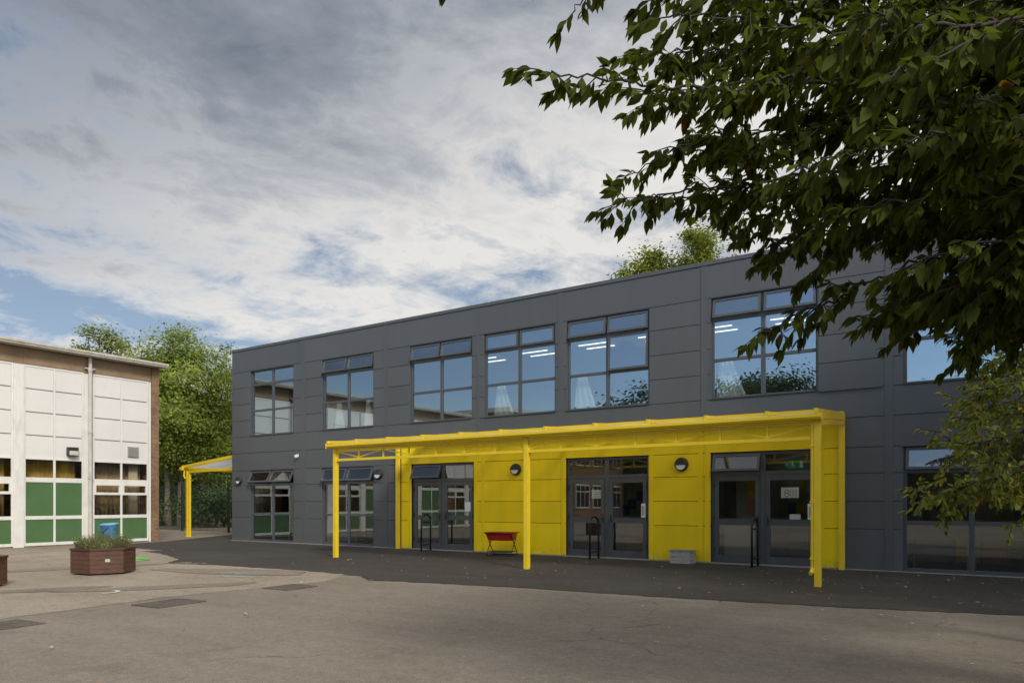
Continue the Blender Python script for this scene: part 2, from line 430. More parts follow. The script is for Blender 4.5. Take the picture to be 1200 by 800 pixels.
# ------------------------------------------------------------------ ground
def sheet(name, poly, z, mat, kind='structure'):
    b = MB(); b.add([(x, y, z) for x, y in poly], [tuple(range(len(poly)))])
    o = b.build(name, mat); tag(o, kind=kind); return o
def ragged(poly, step=.35, amp=.05, seed=1):
    r = random.Random(seed); out = []
    for i in range(len(poly)):
        a = Vector(poly[i]); c = Vector(poly[(i+1) % len(poly)]); n = max(1, int((c-a).length/step))
        for j in range(n):
            p = a.lerp(c, j/n); out.append((p.x+r.uniform(-amp, amp), p.y+r.uniform(-amp, amp)))
    return out
sheet('ground', [(-600,-600),(600,-600),(600,600),(-600,600)], 0, M['ground'])
sheet('pale_yard', [(-40,-30),(-10.6,-30)] + ragged([(-10.62,-2),(-10.58,4),(-10.82,6.4),(-10.45,9.4),(-12,12),(-26,14)], .3, .035)[:-1] + [(-26,14),(-40,14)], .004, M['pale'])
sheet('soil_bank', ragged([(-70,22.4),(-28,23.0),(-24,23.2),(-24,70),(-70,70)], 1.5, .25, 4), .004, M['soil'])
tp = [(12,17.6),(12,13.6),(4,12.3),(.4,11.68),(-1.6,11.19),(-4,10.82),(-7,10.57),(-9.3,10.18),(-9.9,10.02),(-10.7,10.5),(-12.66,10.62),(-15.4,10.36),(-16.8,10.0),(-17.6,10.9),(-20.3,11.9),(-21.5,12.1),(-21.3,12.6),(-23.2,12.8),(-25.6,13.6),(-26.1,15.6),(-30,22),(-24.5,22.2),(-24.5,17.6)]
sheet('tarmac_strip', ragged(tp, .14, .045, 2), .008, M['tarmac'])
def blob(cx, cy, rx, ry, ang, seed, n=26, amp=.18):
    r = random.Random(seed); out = []
    ph = [r.uniform(0, 6.28) for _ in range(4)]
    for i in range(n):
        t = 2*math.pi*i/n; q = 1 + amp*(math.sin(2*t+ph[0])*.5 + math.sin(3*t+ph[1])*.4 + math.sin(5*t+ph[2])*.25)
        x, y = rx*q*math.cos(t), ry*q*math.sin(t)
        out.append((cx+x*math.cos(ang)-y*math.sin(ang), cy+x*math.sin(ang)+y*math.cos(ang)))
    return out
for cx, cy, rx, ry, an, sd_ in [(-12.1,7.2,1.5,.33,1.0,1),(-13.4,5.9,.9,.28,1.0,2),(-17.3,8.3,1.6,.5,1.25,3),(-13.6,9.6,2.0,.55,.35,5)]:
    sheet('asphalt_patch', blob(cx, cy, rx, ry, an, sd_), .010, M['patch'])
# faded play markings chalked in pastel colours
pastel = {'c': (.42,.55,.56), 'o': (.60,.42,.24), 'p': (.58,.30,.28), 'w': (.68,.66,.6), 'g': (.35,.5,.36), 'y': (.62,.55,.3)}
cmats = {c: chalkmat('chalk_'+c, v) for c, v in pastel.items()}
for cx, cy, rx, ry, an, c, sd_ in [(-14.6,9.6,.55,.22,.5,'o',1),(-13.2,9.5,.7,.2,.4,'c',2),(-12.5,9.9,.45,.22,.3,'p',3),(-13.1,8.6,.5,.2,.5,'p',4),(-12.6,9.0,.6,.16,.5,'c',5),(-15.6,10.0,.5,.2,.6,'c',6),(-16.4,10.3,.5,.25,.5,'y',7),(-14.2,10.1,.5,.2,.4,'o',8),(-20.5,8.5,1.6,.3,1.2,'p',9),(-22.3,9.2,1.4,.3,1.3,'w',10),(-23.4,9.6,1.3,.25,1.3,'y',11),(-13.6,10.3,.5,.15,.3,'c',12),(-15.1,8.9,.4,.2,.4,'g',13)]:
    sheet('chalk_marking', blob(cx, cy, rx, ry, an, sd_+40), .013, cmats[c])
b = MB(); pts = []
for i in range(9):
    a = R(-30+i*17); pts.append((-12.25+.26*math.cos(a), 6.22+.26*math.sin(a)))
b.add([(x-.0, y, .014) for x, y in pts]+[(-12.25+(x+12.25)*.72, 6.22+(y-6.22)*.72, .014) for x, y in pts], [(i, i+1, 9+i+1, 9+i) for i in range(8)])
tag(b.build('painted_arc', paint('worn_white_line', (.55,.53,.5), .9)), kind='structure')
# covers set in the asphalt
def cover(cx, cy, w, l, ang, label):
    t = thing('drain_cover', label, 'manhole cover', (cx, cy, 0), 'drain covers in the asphalt')
    b = MB(); Mx = Matrix.Translation((cx, cy, 0)) @ Matrix.Rotation(ang, 4, 'Z')
    fw = .05
    for x0, x1, y0, y1 in ((-w/2,w/2,-l/2,-l/2+fw),(-w/2,w/2,l/2-fw,l/2),(-w/2,-w/2+fw,-l/2+fw,l/2-fw),(w/2-fw,w/2,-l/2+fw,l/2-fw)):
        b.box(x0, x1, y0, y1, -.05, .016, 0, Mx)
    b.build('cover_frame', M['cover'], t, bevel=.004)
    b = MB(); b.box(-w/2+fw+.006, w/2-fw-.006, -l/2+fw+.006, -.006, -.05, .013, 0, Mx); b.box(-w/2+fw+.006, w/2-fw-.006, .006, l/2-fw-.006, -.05, .013, 0, Mx)
    b.build('cover_plate', M['cover'], t, bevel=.003)
cover(-10.12, 6.1, .62, .80, R(6), 'square rusty drain cover midway along the asphalt seam')
cover(-10.25, 8.42, .62, .72, R(4), 'rusty drain cover on the seam nearest the grey building')
cover(-9.98, 3.9, .62, .62, R(6), 'dark drain cover at the left edge, nearest the camera')

# ------------------------------------------------------------------ the grey building
FYD = 17.4
bld = thing('school_building', 'long two storey school block clad in dark grey panels with a yellow ground floor section', 'building', (-12, FYD, 0))
up_x = [(-23.49,-21.01),(-19.52,-17.03),(-15.44,-12.96),(-12.53,-10.08),(-9.72,-7.29),(-5.69,-3.23),(-1.53,.93),(2.9,5.4),(6.9,9.4)]
lo_x = [(-23.49,-21.01),(-19.52,-17.03),(-15.37,-12.90),(-9.74,-7.31),(-5.69,-3.24),(-1.53,.93),(2.9,5.4),(6.9,9.4)]
ZS, ZH, ZT = 4.0, 6.48, 7.40        # sill, head, top of parapet
LH = 2.70
X0, X1 = -24.6, 12.0
YX0, YX1 = -15.80, -2.67
openings = [(a, c, ZS, ZH) for a, c in up_x] + [(a, c, 0.0, LH) for a, c in lo_x]
xs = sorted({X0, X1, YX0, YX1, -20.47, -16.48, -12.74, -9.90, -5.86, -1.80, 2.0, 6.2} | {q for o in openings for q in o[:2]})
xs = [x for i, x in enumerate(xs) if i == 0 or x - xs[i-1] > .02]
zs = [0, .91, 1.52, 2.13, LH, 3.36, ZS, 4.62, 5.24, 5.88, ZH, ZT-.10]
YTOP = 3.36
gp, yp, bk = MB(), MB(), MB()
def inside(x, z): return any(a < x < c and e < z < f for a, c, e, f in openings)
bandrow = {(2.70, 3.36), (3.36, 4.0), (6.48, ZT-.10)}
pil_x = [-20.47, -16.48, -12.74, -9.90, -5.86, -1.80, 2.0, 6.2]
for j in range(len(zs)-1):
    z0, z1 = zs[j], zs[j+1]
    cuts = [X0] + [x for x in xs[1:] if x in openings_x] if False else None
    band = (round(z0, 2), round(z1, 2)) in {(round(a, 2), round(c, 2)) for a, c in bandrow}
    row = sorted({X0, X1} | set(pil_x) | ({YX0, YX1} if z1 <= YTOP+.01 else set()) | (set() if band else {q for a, c, e, f in openings if e < (z0+z1)/2 < f for q in (a, c)}))
    for i in range(len(row)-1):
        a, c = row[i], row[i+1]
        if c-a < .02 or inside((a+c)/2, (z0+z1)/2): continue
        yel = YX0-.01 < (a+c)/2 < YX1+.01 and z1 <= YTOP+.01
        g = .006
        tgt = yp if yel else gp
        tgt.box(a+(.0 if a in (X0,) else .003), c-.003, FYD, FYD+.05, z0+(g if z0 > 0 else .035), z1-g)
        bk.box(a, c, FYD+.02, FYD+.22, z0, z1)
# structural wall behind, no gaps
gp.build('cladding', M['grey'], bld, bevel=.004, seg=1)
o = yp.build('entrance_cladding', M['yellow'], bld, bevel=.004, seg=1); o['label'] = 'yellow cladding round the three ground floor entrances'
bk.box(X0+.02, X0+.22, FYD+.22, 27, 0, ZT-.15); bk.box(X1-.22, X1-.02, FYD+.22, 27, 0, ZT-.15); bk.box(X0+.22, X1-.22, 26.8, 27, 0, ZT-.15)
bk.build('inner_wall', M['back'], bld)
b = MB(); b.box(X0, X0+.02, FYD+.05, 27, .03, ZT-.1); b.build('end_cladding', M['grey'], bld)
b = MB()
b.box(X0-.02, X1+.02, FYD-.022, FYD+.30, ZT-.10, ZT); b.box(X0-.02, X0+.28, FYD+.30, 27, ZT-.10, ZT)
for x in np.arange(X0+3.1, X1, 3.1): b.box(x-.04, x+.04, FYD-.025, FYD+.303, ZT-.102, ZT+.003)
b.build('parapet_coping', M['grey'], bld, bevel=.006)
b = MB(); b.box(X0+.2, X1-.2, FYD+.25, 26.8, ZT-.62, ZT-.40); b.build('roof', M['tiles'], bld)
for x in pil_x:
    b = MB()
    if x in (-12.74,): b.box(x-.05, x+.05, FYD-.012, FYD+.01, YTOP+.02, ZT-.11)
    elif YX0 < x < YX1: b.box(x-.075, x+.075, FYD-.012, FYD+.01, YTOP+.02, ZT-.11)
    else: b.box(x-.085, x+.085, FYD-.012, FYD+.01, .04, ZT-.11)
    b.build('joint_cover', M['grey'], bld, bevel=.003)
for x in (-15.45, -12.83, -12.55, -9.82, -7.22, -5.95, -5.77, -3.15): b = MB(); b.box(x-.05, x+.05, FYD-.010, FYD+.01, .04, YTOP-.02); b.build('joint_cover', M['yellow'], bld, bevel=.003)
b = MB(); b.box(YX1-.11, YX1-.004, FYD-.03, FYD+.01, .02, YTOP-.01)
b.build('corner_trim', M['yellow'], bld, bevel=.003)
b = MB()
for a, c in ((X0, -15.37), (-12.90, -9.74), (-7.31, -5.69), (-3.24, X1)): b.box(a, c, FYD-.045, FYD+.0, 0, .032)
for a, c in ((-15.37,-12.90),(-9.74,-7.31),(-5.69,-3.24)): b.box(a, c, FYD-.085, FYD+.13, 0, .036)
b.build('concrete_threshold', M['plinth'], bld, bevel=.004)
for x0_, x1_, z_ in ((-3.20, -1.92, 4.0), (-1.58, .95, LH)):
    b = MB(); b.box(x0_, x1_, FYD-.05, FYD-.001, z_-.015, z_+.02); b.build('drip_flashing', M['grey'], bld)

FR0, FR1 = FYD+.075, FYD+.145       # window frames sit back in their reveals
def sash(parent, x0, x1, z0, z1, ang, gm):
    """top hung light, swung out at the bottom"""
    b = MB(); h = z1-z0
    Mx = Matrix.Translation((0, FR0-.02, z1)) @ Matrix.Rotation(R(-ang), 4, 'X')
    w = .055
    b.box(x0, x0+w, -.025, .03, -h, 0, 0, Mx); b.box(x1-w, x1, -.025, .03, -h, 0, 0, Mx)
    b.box(x0+w, x1-w, -.025, .03, -h, -h+w, 0, Mx); b.box(x0+w, x1-w, -.025, .03, -w, 0, 0, Mx)
    b.box(x0+w, x1-w, -.004, .004, -h+w, -w, 1, Mx)
    b.box((x0+x1)/2-.05, (x0+x1)/2+.05, .03, .05, -h+.01, -h+.04, 2, Mx)
    return b.build('sash', [M['greyd'], gm, M['black']], parent)
def window(x0, x1, z0, z1, zt, zm, opens, gm, name='window', lab=None):
    b = MB(); f = .062; xm = (x0+x1)/2
    e = .002
    b.box(x0+e, x0+f, FR0, FR1, z0+e, z1-e); b.box(x1-f, x1-e, FR0, FR1, z0+e, z1-e)
    b.box(x0+f, x1-f, FR0, FR1, z0+e, z0+f); b.box(x0+f, x1-f, FR0, FR1, z1-f, z1-e)
    b.box(xm-.05, xm+.05, FR0, FR1, z0+f, z1-f)
    for za, w in ((zt, .045), (zm, .038)):
        b.box(x0+f, xm-.05, FR0, FR1, za-w, za+w); b.box(xm+.05, x1-f, FR0, FR1, za-w, za+w)
    fr = b.build(name, M['greyd'], bld, bevel=.004, seg=1)
    if lab: fr['label'] = lab
    b = MB(); yg = (FR0+FR1)/2
    cells = [(x0+f, xm-.05), (xm+.05, x1-f)]
    rows = [(z0+f, zm-.038), (zm+.038, zt-.045), (zt+.045, z1-f)]
    for ci, (a, c) in enumerate(cells):
        for ri, (e0, e1) in enumerate(rows):
            ang = opens.get((ci, ri))
            if ang is not None: sash(fr, a-.015, c+.015, e0-.015, e1+.015, ang, gm)
            else: b.box(a, c, yg-.004, yg+.004, e0, e1)
    b.build('pane', gm, fr)
    b = MB()          # reveal lining and sill
    b.box(x0+e, x0+.012, FYD+.002, FR0, z0+.012, z1-.012); b.box(x1-.012, x1-e, FYD+.002, FR0, z0+.012, z1-.012)
    b.box(x0+e, x1-e, FYD+.002, FR0, z1-.012, z1-e); b.box(x0+e, x1-e, FYD-.03, FR0, z0+e, z0+.012)
    b.build('reveal', M['greyd'], fr)
    return fr
uo = [{}, {(0,2):14,(1,2):14}, {(0,2):12,(1,2):12}, {(0,2):1.5,(1,2):1.5}, {(0,2):9,(1,2):9,(1,1):3}, {(0,2):9,(1,2):7}, {(0,2):8}, {}, {}]
for (a, c), op in zip(up_x, uo): window(a, c, ZS, ZH, 5.95, 4.96, op, M['glass'])
lo = {0: {(0,2):27,(1,2):27}, 1: {(0,2):22,(1,2):22}, 5: {(0,2):6}, 6: {}, 7: {}}
for i, op in lo.items(): window(lo_x[i][0], lo_x[i][1], .036, LH, 2.16, 1.06, op, M['glassl'])
# three glazed entrances with double doors
def entrance(x0, x1, opens, lab):
    z0, z1 = .036, LH; f = .07; xm = (x0+x1)/2; zt = 2.14; e = .002
    b = MB()
    b.box(x0+e, x0+f, FR0, FR1, z0+e, z1-e); b.box(x1-f, x1-e, FR0, FR1, z0+e, z1-e)
    b.box(x0+f, x1-f, FR0, FR1, z1-f, z1-e); b.box(xm-.06, xm+.06, FR0, FR1, z0+e, z1-f)
    b.box(x0+f, xm-.06, FR0, FR1, zt, zt+.09); b.box(xm+.06, x1-f, FR0, FR1, zt, zt+.09)
    fr = b.build('glazed_entrance', M['greyd'], bld, bevel=.004, seg=1); fr['label'] = lab
    cells = [(x0+f, xm-.06), (xm+.06, x1-f)]; gm = M['glassl']
    for ci, (a, c) in enumerate(cells):
        if opens.get(ci) is not None: sash(fr, a-.015, c+.015, zt+.075, z1-f+.015, opens[ci], gm)
        else:
            b = MB(); b.box(a, c, (FR0+FR1)/2-.004, (FR0+FR1)/2+.004, zt+.09, z1-f); b.build('pane', gm, fr)
        d = MB(); s = .105; q0, q1 = FR0-.012, FR1-.02; zb, zm = z0+.012, 1.02
        a2, c2 = a+.006, c-.006
        d.box(a2, a2+s, q0, q1, zb, zt-.006); d.box(c2-s, c2, q0, q1, zb, zt-.006)
        d.box(a2+s, c2-s, q0, q1, zb, zb+.17); d.box(a2+s, c2-s, q0, q1, zt-.13, zt-.006); d.box(a2+s, c2-s, q0, q1, zm-.07, zm+.07)
        d.box(a2+s, c2-s, q0+.025, q0+.033, zb+.17, zm-.07, 1); d.box(a2+s, c2-s, q0+.025, q0+.033, zm+.07, zt-.13, 1)
        hx = c2-.05 if ci == 0 else a2+.05
        d.box(hx-.018, hx+.018, q0-.010, q0-.001, .95, 1.17, 2); d.bar((hx, q0-.04, 1.06), (hx+(-.11 if ci == 0 else .11), q0-.04, 1.06), .02, .02, 2); d.bar((hx, q0-.005, 1.06), (hx, q0-.045, 1.06), .02, .02, 2)
        for zz in (.35, 1.1, 1.9):
            hx2 = a2 if ci == 0 else c2
            d.tube([(hx2, q0-.012, zz-.06), (hx2, q0-.012, zz+.06)], .012, 6, 2)
        d.build('door', [M['greyd'], gm, M['black']], fr, bevel=0)
    return fr
e1 = entrance(*lo_x[2], {0: 24}, 'glazed double entrance with one open fanlight, left of the red tray')
e2 = entrance(*lo_x[3], {}, 'middle glazed double entrance, all lights shut')
e3 = entrance(*lo_x[4], {0: 20}, 'glazed double entrance with open fanlight beside the last post')
for fr, x in ((e2, -7.47), (e3, -3.40)):
    b = MB(); b.box(x-.055, x+.055, FR0-.05, FR0-.013, 1.10, 1.46); b.box(x-.03, x+.03, FR0-.056, FR0-.05, 1.16, 1.40, 1)
    b.build('push_plate', [M['lens'], M['vent']], fr, bevel=.006)
b = MB(); b.box(-13.27, -13.06, FR0-.022, FR0-.013, 1.22, 1.50); b.build('push_plate', M['lens'], e1, bevel=.004)

# rooms behind the glass
b = MB(); b.box(X0+.22, X1-.22, FYD+.22, 26.8, -.2, .03); b.box(X0+.22, X1-.22, FYD+.22, 26.8, 3.3, 3.9); b.build('room_floor', M['incarp'], bld)
b = MB(); b.box(X0+.22, X1-.22, FYD+.22, 26.8, 3.05, 3.28); b.box(X0+.22, X1-.22, FYD+.22, 26.8, 6.42, 6.6); b.build('room_ceiling', M['ceil'], bld)
b = MB(); b.box(X0+.22, X1-.22, 20.6, 20.75, .03, 3.05); b.box(X0+.22, X1-.22, 24.0, 24.15, 3.9, 6.42); b.build('room_back_wall', M['inwall'], bld)
for x, z0_, z1_ in [(x, .03, 3.04) for x in (-20.3, -16.3, -12.75, -6.4, -2.2, 2.0, 6.2)] + [(x, 3.9, 6.41) for x in (-20.3, -16.3, -2.4, 2.0, 6.2)]:
    b = MB(); b.box(x-.06, x+.06, FYD+.24, 20.6 if z0_ < 1 else 24.0, z0_, z1_); b.build('room_partition', M['inwall'], bld)
k = 0
strip_rooms = [(-15,-7,(-14.3,-12.3,-10.2,-8.2)), (-7,-2.4,(-6.4,-4.4)), (-20,-16.4,(-18.3,))]
proto = None
fix = [(x, y) for _, _, xl in strip_rooms for x in xl for y in (19.9, 20.45)]
fix += [(x, -y) for x in (-22.2, -18.2, -14.0, -8.2, -4.3, -.3) for y in (18.6, 19.8)]
for x, y in fix:
    if proto is None:
        b = MB(); b.box(-.48, .48, -.035, .035, .02, .05, 0); b.box(-.48, .48, -.03, .03, 0, .02, 1)
        proto = b.build('strip_light', [M['lens'], M['strip']]); o = proto
    else: o = proto.copy(); COL.objects.link(o)
    o.location = (x, y, 6.355) if y > 0 else (x, -y, 2.99)
    if y > 0: tag(o, 'lit fluorescent strip on the ceiling of the upper classrooms', 'ceiling light', 'strip lights on the upper ceiling')
    else: tag(o, 'lit fluorescent strip on the ceiling of the ground floor rooms', 'ceiling light', 'strip lights on the lower ceiling')
def curtain(x, w, z0, z1, lab):
    b = MB(); n = 28; rows = 10; vs = []
    for j in range(rows+1):
        t = j/rows; wd = w*(.38+.62*(1-t)**1.1)
        for i in range(n+1):
            s = i/n; vs.append((x - w/2 + w*.12*t + s*wd, FYD+.27+.014*math.sin(s*19+t*1.3)*(.5+.5*t)+.006*math.sin(s*47) - .05*(1-t), z0+(z1-z0)*t))
    b.add(vs, [(j*(n+1)+i, j*(n+1)+i+1, (j+1)*(n+1)+i+1, (j+1)*(n+1)+i) for j in range(rows) for i in range(n)])
    o = b.build('curtain', M['curtain'], smooth=True); sm = o.modifiers.new('thick', 'SOLIDIFY'); sm.thickness = .008
    tag(o, lab, 'curtain', 'white curtains tied in the upper windows')
curtain(-18.85, .55, 4.0, 4.95, 'white curtain in the open upper window above the canopy\'s left post')
curtain(-17.45, .5, 4.0, 4.95, 'white curtain at the right of the second upper window')
curtain(-11.95, .75, 4.0, 4.95, 'white tied curtain in the upper window with closed lights')
curtain(-9.25, .72, 4.0, 5.0, 'white tied curtain in the upper window with an open middle light')
curtain(-5.25, .78, 4.0, 5.0, 'white tied curtain in the upper window behind the hanging leaves')
# things seen behind the glass of the entrances
def notice(x0, x1, z0, z1, y, lab, mat='paper', lines=3, cat='notice', grp=None):
    b = MB(); b.box(x0, x1, y-.003, y, z0, z1)
    for i in range(lines):
        zz = z1-(i+.8)*(z1-z0)/(lines+.6); b.box(x0+.15*(x1-x0), x1-(.15+.1*(i % 2))*(x1-x0), y-.005, y-.0031, zz-.012, zz+.012, 1)
    tag(b.build('notice', [M[mat], M['ink']]), lab, cat, grp)
YG = FR0-.012+.025-.004
notice(-8.98, -8.62, 1.60, 1.83, YG, 'pale paper notice taped inside the left middle entrance door')
b = MB(); b.box(-4.05, -3.66, YG-.003, YG, 1.60, 1.84); b.tube([(-3.98+.055+.045*math.cos(a), YG-.006, 1.745+.035*math.sin(a)) for a in np.linspace(0, 6.28, 13)], .010, 5, 1); b.tube([(-3.98+.055+.052*math.cos(a), YG-.006, 1.672+.038*math.sin(a)) for a in np.linspace(0, 6.28, 13)], .010, 5, 1)
for x in (-3.84, -3.78, -3.72): b.box(x-.02, x+.02, YG-.005, YG-.0031, 1.63, 1.79, 2)
tag(b.build('notice', [M['paper'], M['ink'], M['vent']]), 'white paper notice with a figure 8 inside the rightmost entrance door', 'notice')
b = MB(); b.box(-3.86, -3.62, YG-.003, YG, 1.10, 1.22); tag(b.build('notice', M['paper']), 'small white paper low on the rightmost entrance door', 'notice')
# exit sign hanging behind the fanlight
t = thing('exit_sign', 'green emergency exit sign with white running figure behind the fanlight', 'exit sign', (-3.85, 17.9, 2.4))
b = MB(); b.box(-4.05, -3.63, 17.88, 17.92, 2.29, 2.49); b.build('sign_box', M['exit'], t, bevel=.004)
b = MB(); y = 17.876; b.box(-4.04, -3.64, 17.8765, 17.8795, 2.30, 2.48, 1)
b.box(-3.72, -3.655, y-.002, y, 2.31, 2.47); b.tube([(-3.885, y, 2.455), (-3.885, y-.004, 2.455)], .016, 8)
b.bar((-3.895, y, 2.435), (-3.875, y, 2.385), .004, .026, 0, (1,0,0)); b.bar((-3.875, y, 2.385), (-3.84, y, 2.35), .004, .016, 0, (1,0,0)); b.bar((-3.84, y, 2.35), (-3.85, y, 2.315), .004, .014, 0, (1,0,0))
b.bar((-3.88, y, 2.385), (-3.905, y, 2.35), .004, .016, 0, (1,0,0)); b.bar((-3.905, y, 2.35), (-3.945, y, 2.345), .004, .014, 0, (1,0,0)); b.bar((-3.89, y, 2.43), (-3.85, y, 2.405), .004, .011, 0, (1,0,0)); b.bar((-3.89, y, 2.43), (-3.93, y, 2.40), .004, .011, 0, (1,0,0))
b.bar((-4.02, y, 2.39), (-3.965, y, 2.39), .004, .014); b.bar((-4.025, y, 2.39), (-4.0, y, 2.415), .004, .012); b.bar((-4.025, y, 2.39), (-4.0, y, 2.365), .004, .012)
b.build('pictogram', [M['exitw'], M['exit']], t)
# display board, cupboard and coats
b = MB(); b.box(-5.25, -4.62, 18.05, 18.09, 1.05, 2.05, 0); b.box(-4.98, -4.68, 18.035, 18.049, 1.62, 2.0, 1); b.box(-4.98, -4.68, 18.035, 18.049, 1.2, 1.58, 2)
for i in range(4): b.box(-4.96, -4.70, 18.03, 18.034, 1.25+i*.085, 1.255+i*.085, 3)
for x in (-5.2, -4.66): b.box(x-.03, x+.03, 18.06, 18.3, .03, 1.06)
tag(b.build('display_board', [M['beige'], M['yellowpaper'], M['pinkpaper'], M['ink']]), 'display board with yellow and pink sheets behind the right entrance', 'display board')
b = MB(); b.box(-5.45, -4.62, 17.72, 18.02, .03, .86); b.box(-5.47, -4.60, 17.70, 18.03, .86, .885); b.box(-5.04, -5.03, 17.715, 17.722, .1, .82)
tag(b.build('cupboard', M['beige'], bevel=.004), 'low beige cupboard behind the left door of the right entrance', 'cupboard')
t = thing('coat', 'blue coat hanging behind the middle entrance', 'coat', (-8.72, 18.5, 1.0))
b = MB(); b.lathe([(.10,.75),(.17,.85),(.19,1.05),(.17,1.25),(.10,1.36),(.04,1.4)], 14, 0, Matrix.Translation((-8.75, 18.6, 0))); b.tube([(-8.58,18.6,1.3),(-8.53,18.58,1.1),(-8.55,18.56,.92)], [.05,.055,.045], 8); b.tube([(-8.92,18.6,1.3),(-8.97,18.58,1.1),(-8.95,18.56,.92)], [.05,.055,.045], 8)
b.build('coat_cloth', M['bluecloth'], t, smooth=True)
for i, (x, y, w, h) in enumerate([(-22.6,19.2,1.2,.7),(-21.6,18.3,.5,.5),(-18.6,19,1.3,.65),(-17.6,18.4,.5,.5),(-14.5,19.5,1.3,.65),(-.9,18.6,1.1,.75),(.3,19,1.2,.7)]):
    b = MB(); b.box(x-w/2, x+w/2, y-.3, y+.3, h-.03, h)
    for sx in (-1, 1):
        for sy in (-1, 1): b.box(x+sx*(w/2-.04)-.02, x+sx*(w/2-.04)+.02, y+sy*.26-.02, y+sy*.26+.02, .03, h-.03)
    tag(b.build('classroom_table', M['wood']), ['wide wooden table inside the far left ground floor window','small wooden table inside the far left ground floor window','wide wooden table behind the window left of the canopy post','small wooden table behind the window left of the canopy post','wooden table behind the leftmost entrance','wooden table inside the ground floor window right of the canopy','second wooden table inside the ground floor window right of the canopy'][i], 'table', 'tables in the ground floor rooms')

cols = [M['yellowpaper'], M['pinkpaper'], M['paper'], M['bluecloth'], M['green'], M['beige']]
for i, (x, w_) in enumerate([(-22.3, 1.6), (-18.2, 1.9), (-14.3, 1.4), (-8.9, 1.5), (-4.2, 1.3), (-.4, 1.8)]):
    rr_ = random.Random(i); b = MB(); b.box(x-w_/2, x+w_/2, 20.55, 20.595, 1.05, 2.25, 5)
    for q in range(7):
        px_ = x-w_/2+.06+rr_.random()*(w_-.42); pz_ = 1.1+rr_.random()*.8
        b.box(px_, px_+.28, 20.535-.001*q, 20.5499-.001*q, pz_, pz_+.30, rr_.randrange(5))
    tag(b.build('display_board', cols), ['display board on the back wall of the far left ground floor room', 'display board behind the window left of the canopy post', 'display board deep inside the leftmost entrance', 'display board deep inside the middle entrance', 'display board deep inside the right entrance', 'display board inside the ground floor window right of the canopy'][i], 'display board', 'display boards on the back walls')
    b = MB(); xx = x+.5; b.box(xx-.8, xx+.8, 20.1, 20.5, .03, .75, 0)
    for q in range(3): b.box(xx-.76+q*.52, xx-.28+q*.52, 20.085, 20.0999, .08, .70, rr_.randrange(1, 6))
    tag(b.build('storage_unit', [M['wood']]+cols[:5]), ['wooden storage unit with coloured trays in the far left room', 'wooden storage unit with coloured trays behind the window left of the canopy post', 'wooden storage unit inside the leftmost entrance', 'wooden storage unit inside the middle entrance', 'wooden storage unit inside the right entrance', 'wooden storage unit inside the window right of the canopy'][i], 'storage unit', 'storage units in the ground floor rooms')
# fittings on the wall
def wall_light(x, z, y, r, lab):
    t = thing('wall_light', lab, 'wall light', (x, y, z), 'round bulkhead lights on the wall')
    Mx = Matrix.Translation((x, y, z)) @ Matrix.Rotation(R(90), 4, 'X')
    b = MB(); b.lathe([(r,0),(r,.05),(r*.93,.085),(r*.80,.09)], 28, 0, Mx); b.build('body', M['bk_plastic'], t, smooth=False, bevel=.003)
    n = 20; b = MB()
    half = [(r*.72*math.cos(R(180+180*i/n)), r*.72*math.sin(R(180+180*i/n))-.01) for i in range(n+1)]
    b.prism(half, .0905, .105, 0, Mx); b.build('diffuser', M['lens'], t, bevel=.004)
    half = [(r*.86*math.cos(R(180*i/n)), r*.86*math.sin(R(180*i/n))-.01) for i in range(n+1)]
    b = MB(); b.prism(half, .0905, .125, 0, Mx); b.build('eyelid', M['bk_plastic'], t, bevel=.008)
wall_light(-24.12, 2.33, FYD-.001, .15, 'round dark bulkhead light near the far left corner')
wall_light(-16.78, 2.42, FYD-.001, .17, 'round dark bulkhead light on grey cladding left of the yellow wall')
wall_light(-11.37, 2.44, FYD-.001, .17, 'round dark bulkhead light on yellow wall above the red tray')
wall_light(-6.42, 2.44, FYD-.001, .175, 'round dark bulkhead light on yellow wall above the grey crate')
t = thing('security_camera', 'small white dome camera on the grey wall between the two left windows', 'camera', (-20.75, FYD, 3.13))
b = MB(); b.box(-20.80, -20.70, FYD-.05, FYD-.013, 3.12, 3.22); b.build('bracket', M['lens'], t, bevel=.006)
b = MB(); b.lathe([(.02,-.05),(.05,-.035),(.062,0),(.062,.05),(.04,.07)], 16, 0, Matrix.Translation((-20.75, FYD-.10, 3.12))); b.build('dome', M['lens'], t, smooth=True)

# ------------------------------------------------------------------ yellow canopy
def beam(b, a, c, w, h, mi=0): b.bar(a, c, w, h, mi)
can = thing('yellow_canopy', 'long yellow steel canopy with lattice girder along the grey building front', 'canopy', (-8.6, 13.6, 0))
PX = [-14.73, -8.62, -2.53]; PY = 13.62
for i, x in enumerate(PX):
    b = MB(); b.box(x-.055, x+.055, PY-.055, PY+.055, 0, 2.95)
    for zb in (2.63, 2.905):
        for sx in ((-1, 1) if i == 1 else ((1,) if i == 0 else (-1,))): b.box(x+sx*.056-.004, x+sx*.056+.004, PY-.05, PY+.05, zb-.07, zb+.06); b.tube([(x+sx*.06, PY-.02, zb), (x+sx*.072, PY-.02, zb)], .012, 6)
    p = b.build('post', M['ysteel'], can, bevel=.008)
    b = MB()
    if i == 2:      # rainwater shoe at the foot of the last post
        b.tube([(x-.085, PY-.02, 2.9), (x-.085, PY-.02, .33)], .032, 10); b.tube([(x-.085, PY-.02, .33), (x-.09, PY-.05, .27), (x-.10, PY-.12, .24)], .036, 10)
        for z in (.5, 1.5, 2.5): b.box(x-.125, x-.045, PY-.06, PY+.02, z-.02, z+.02)
        b.build('downpipe', M['ysteel'], p, smooth=False)
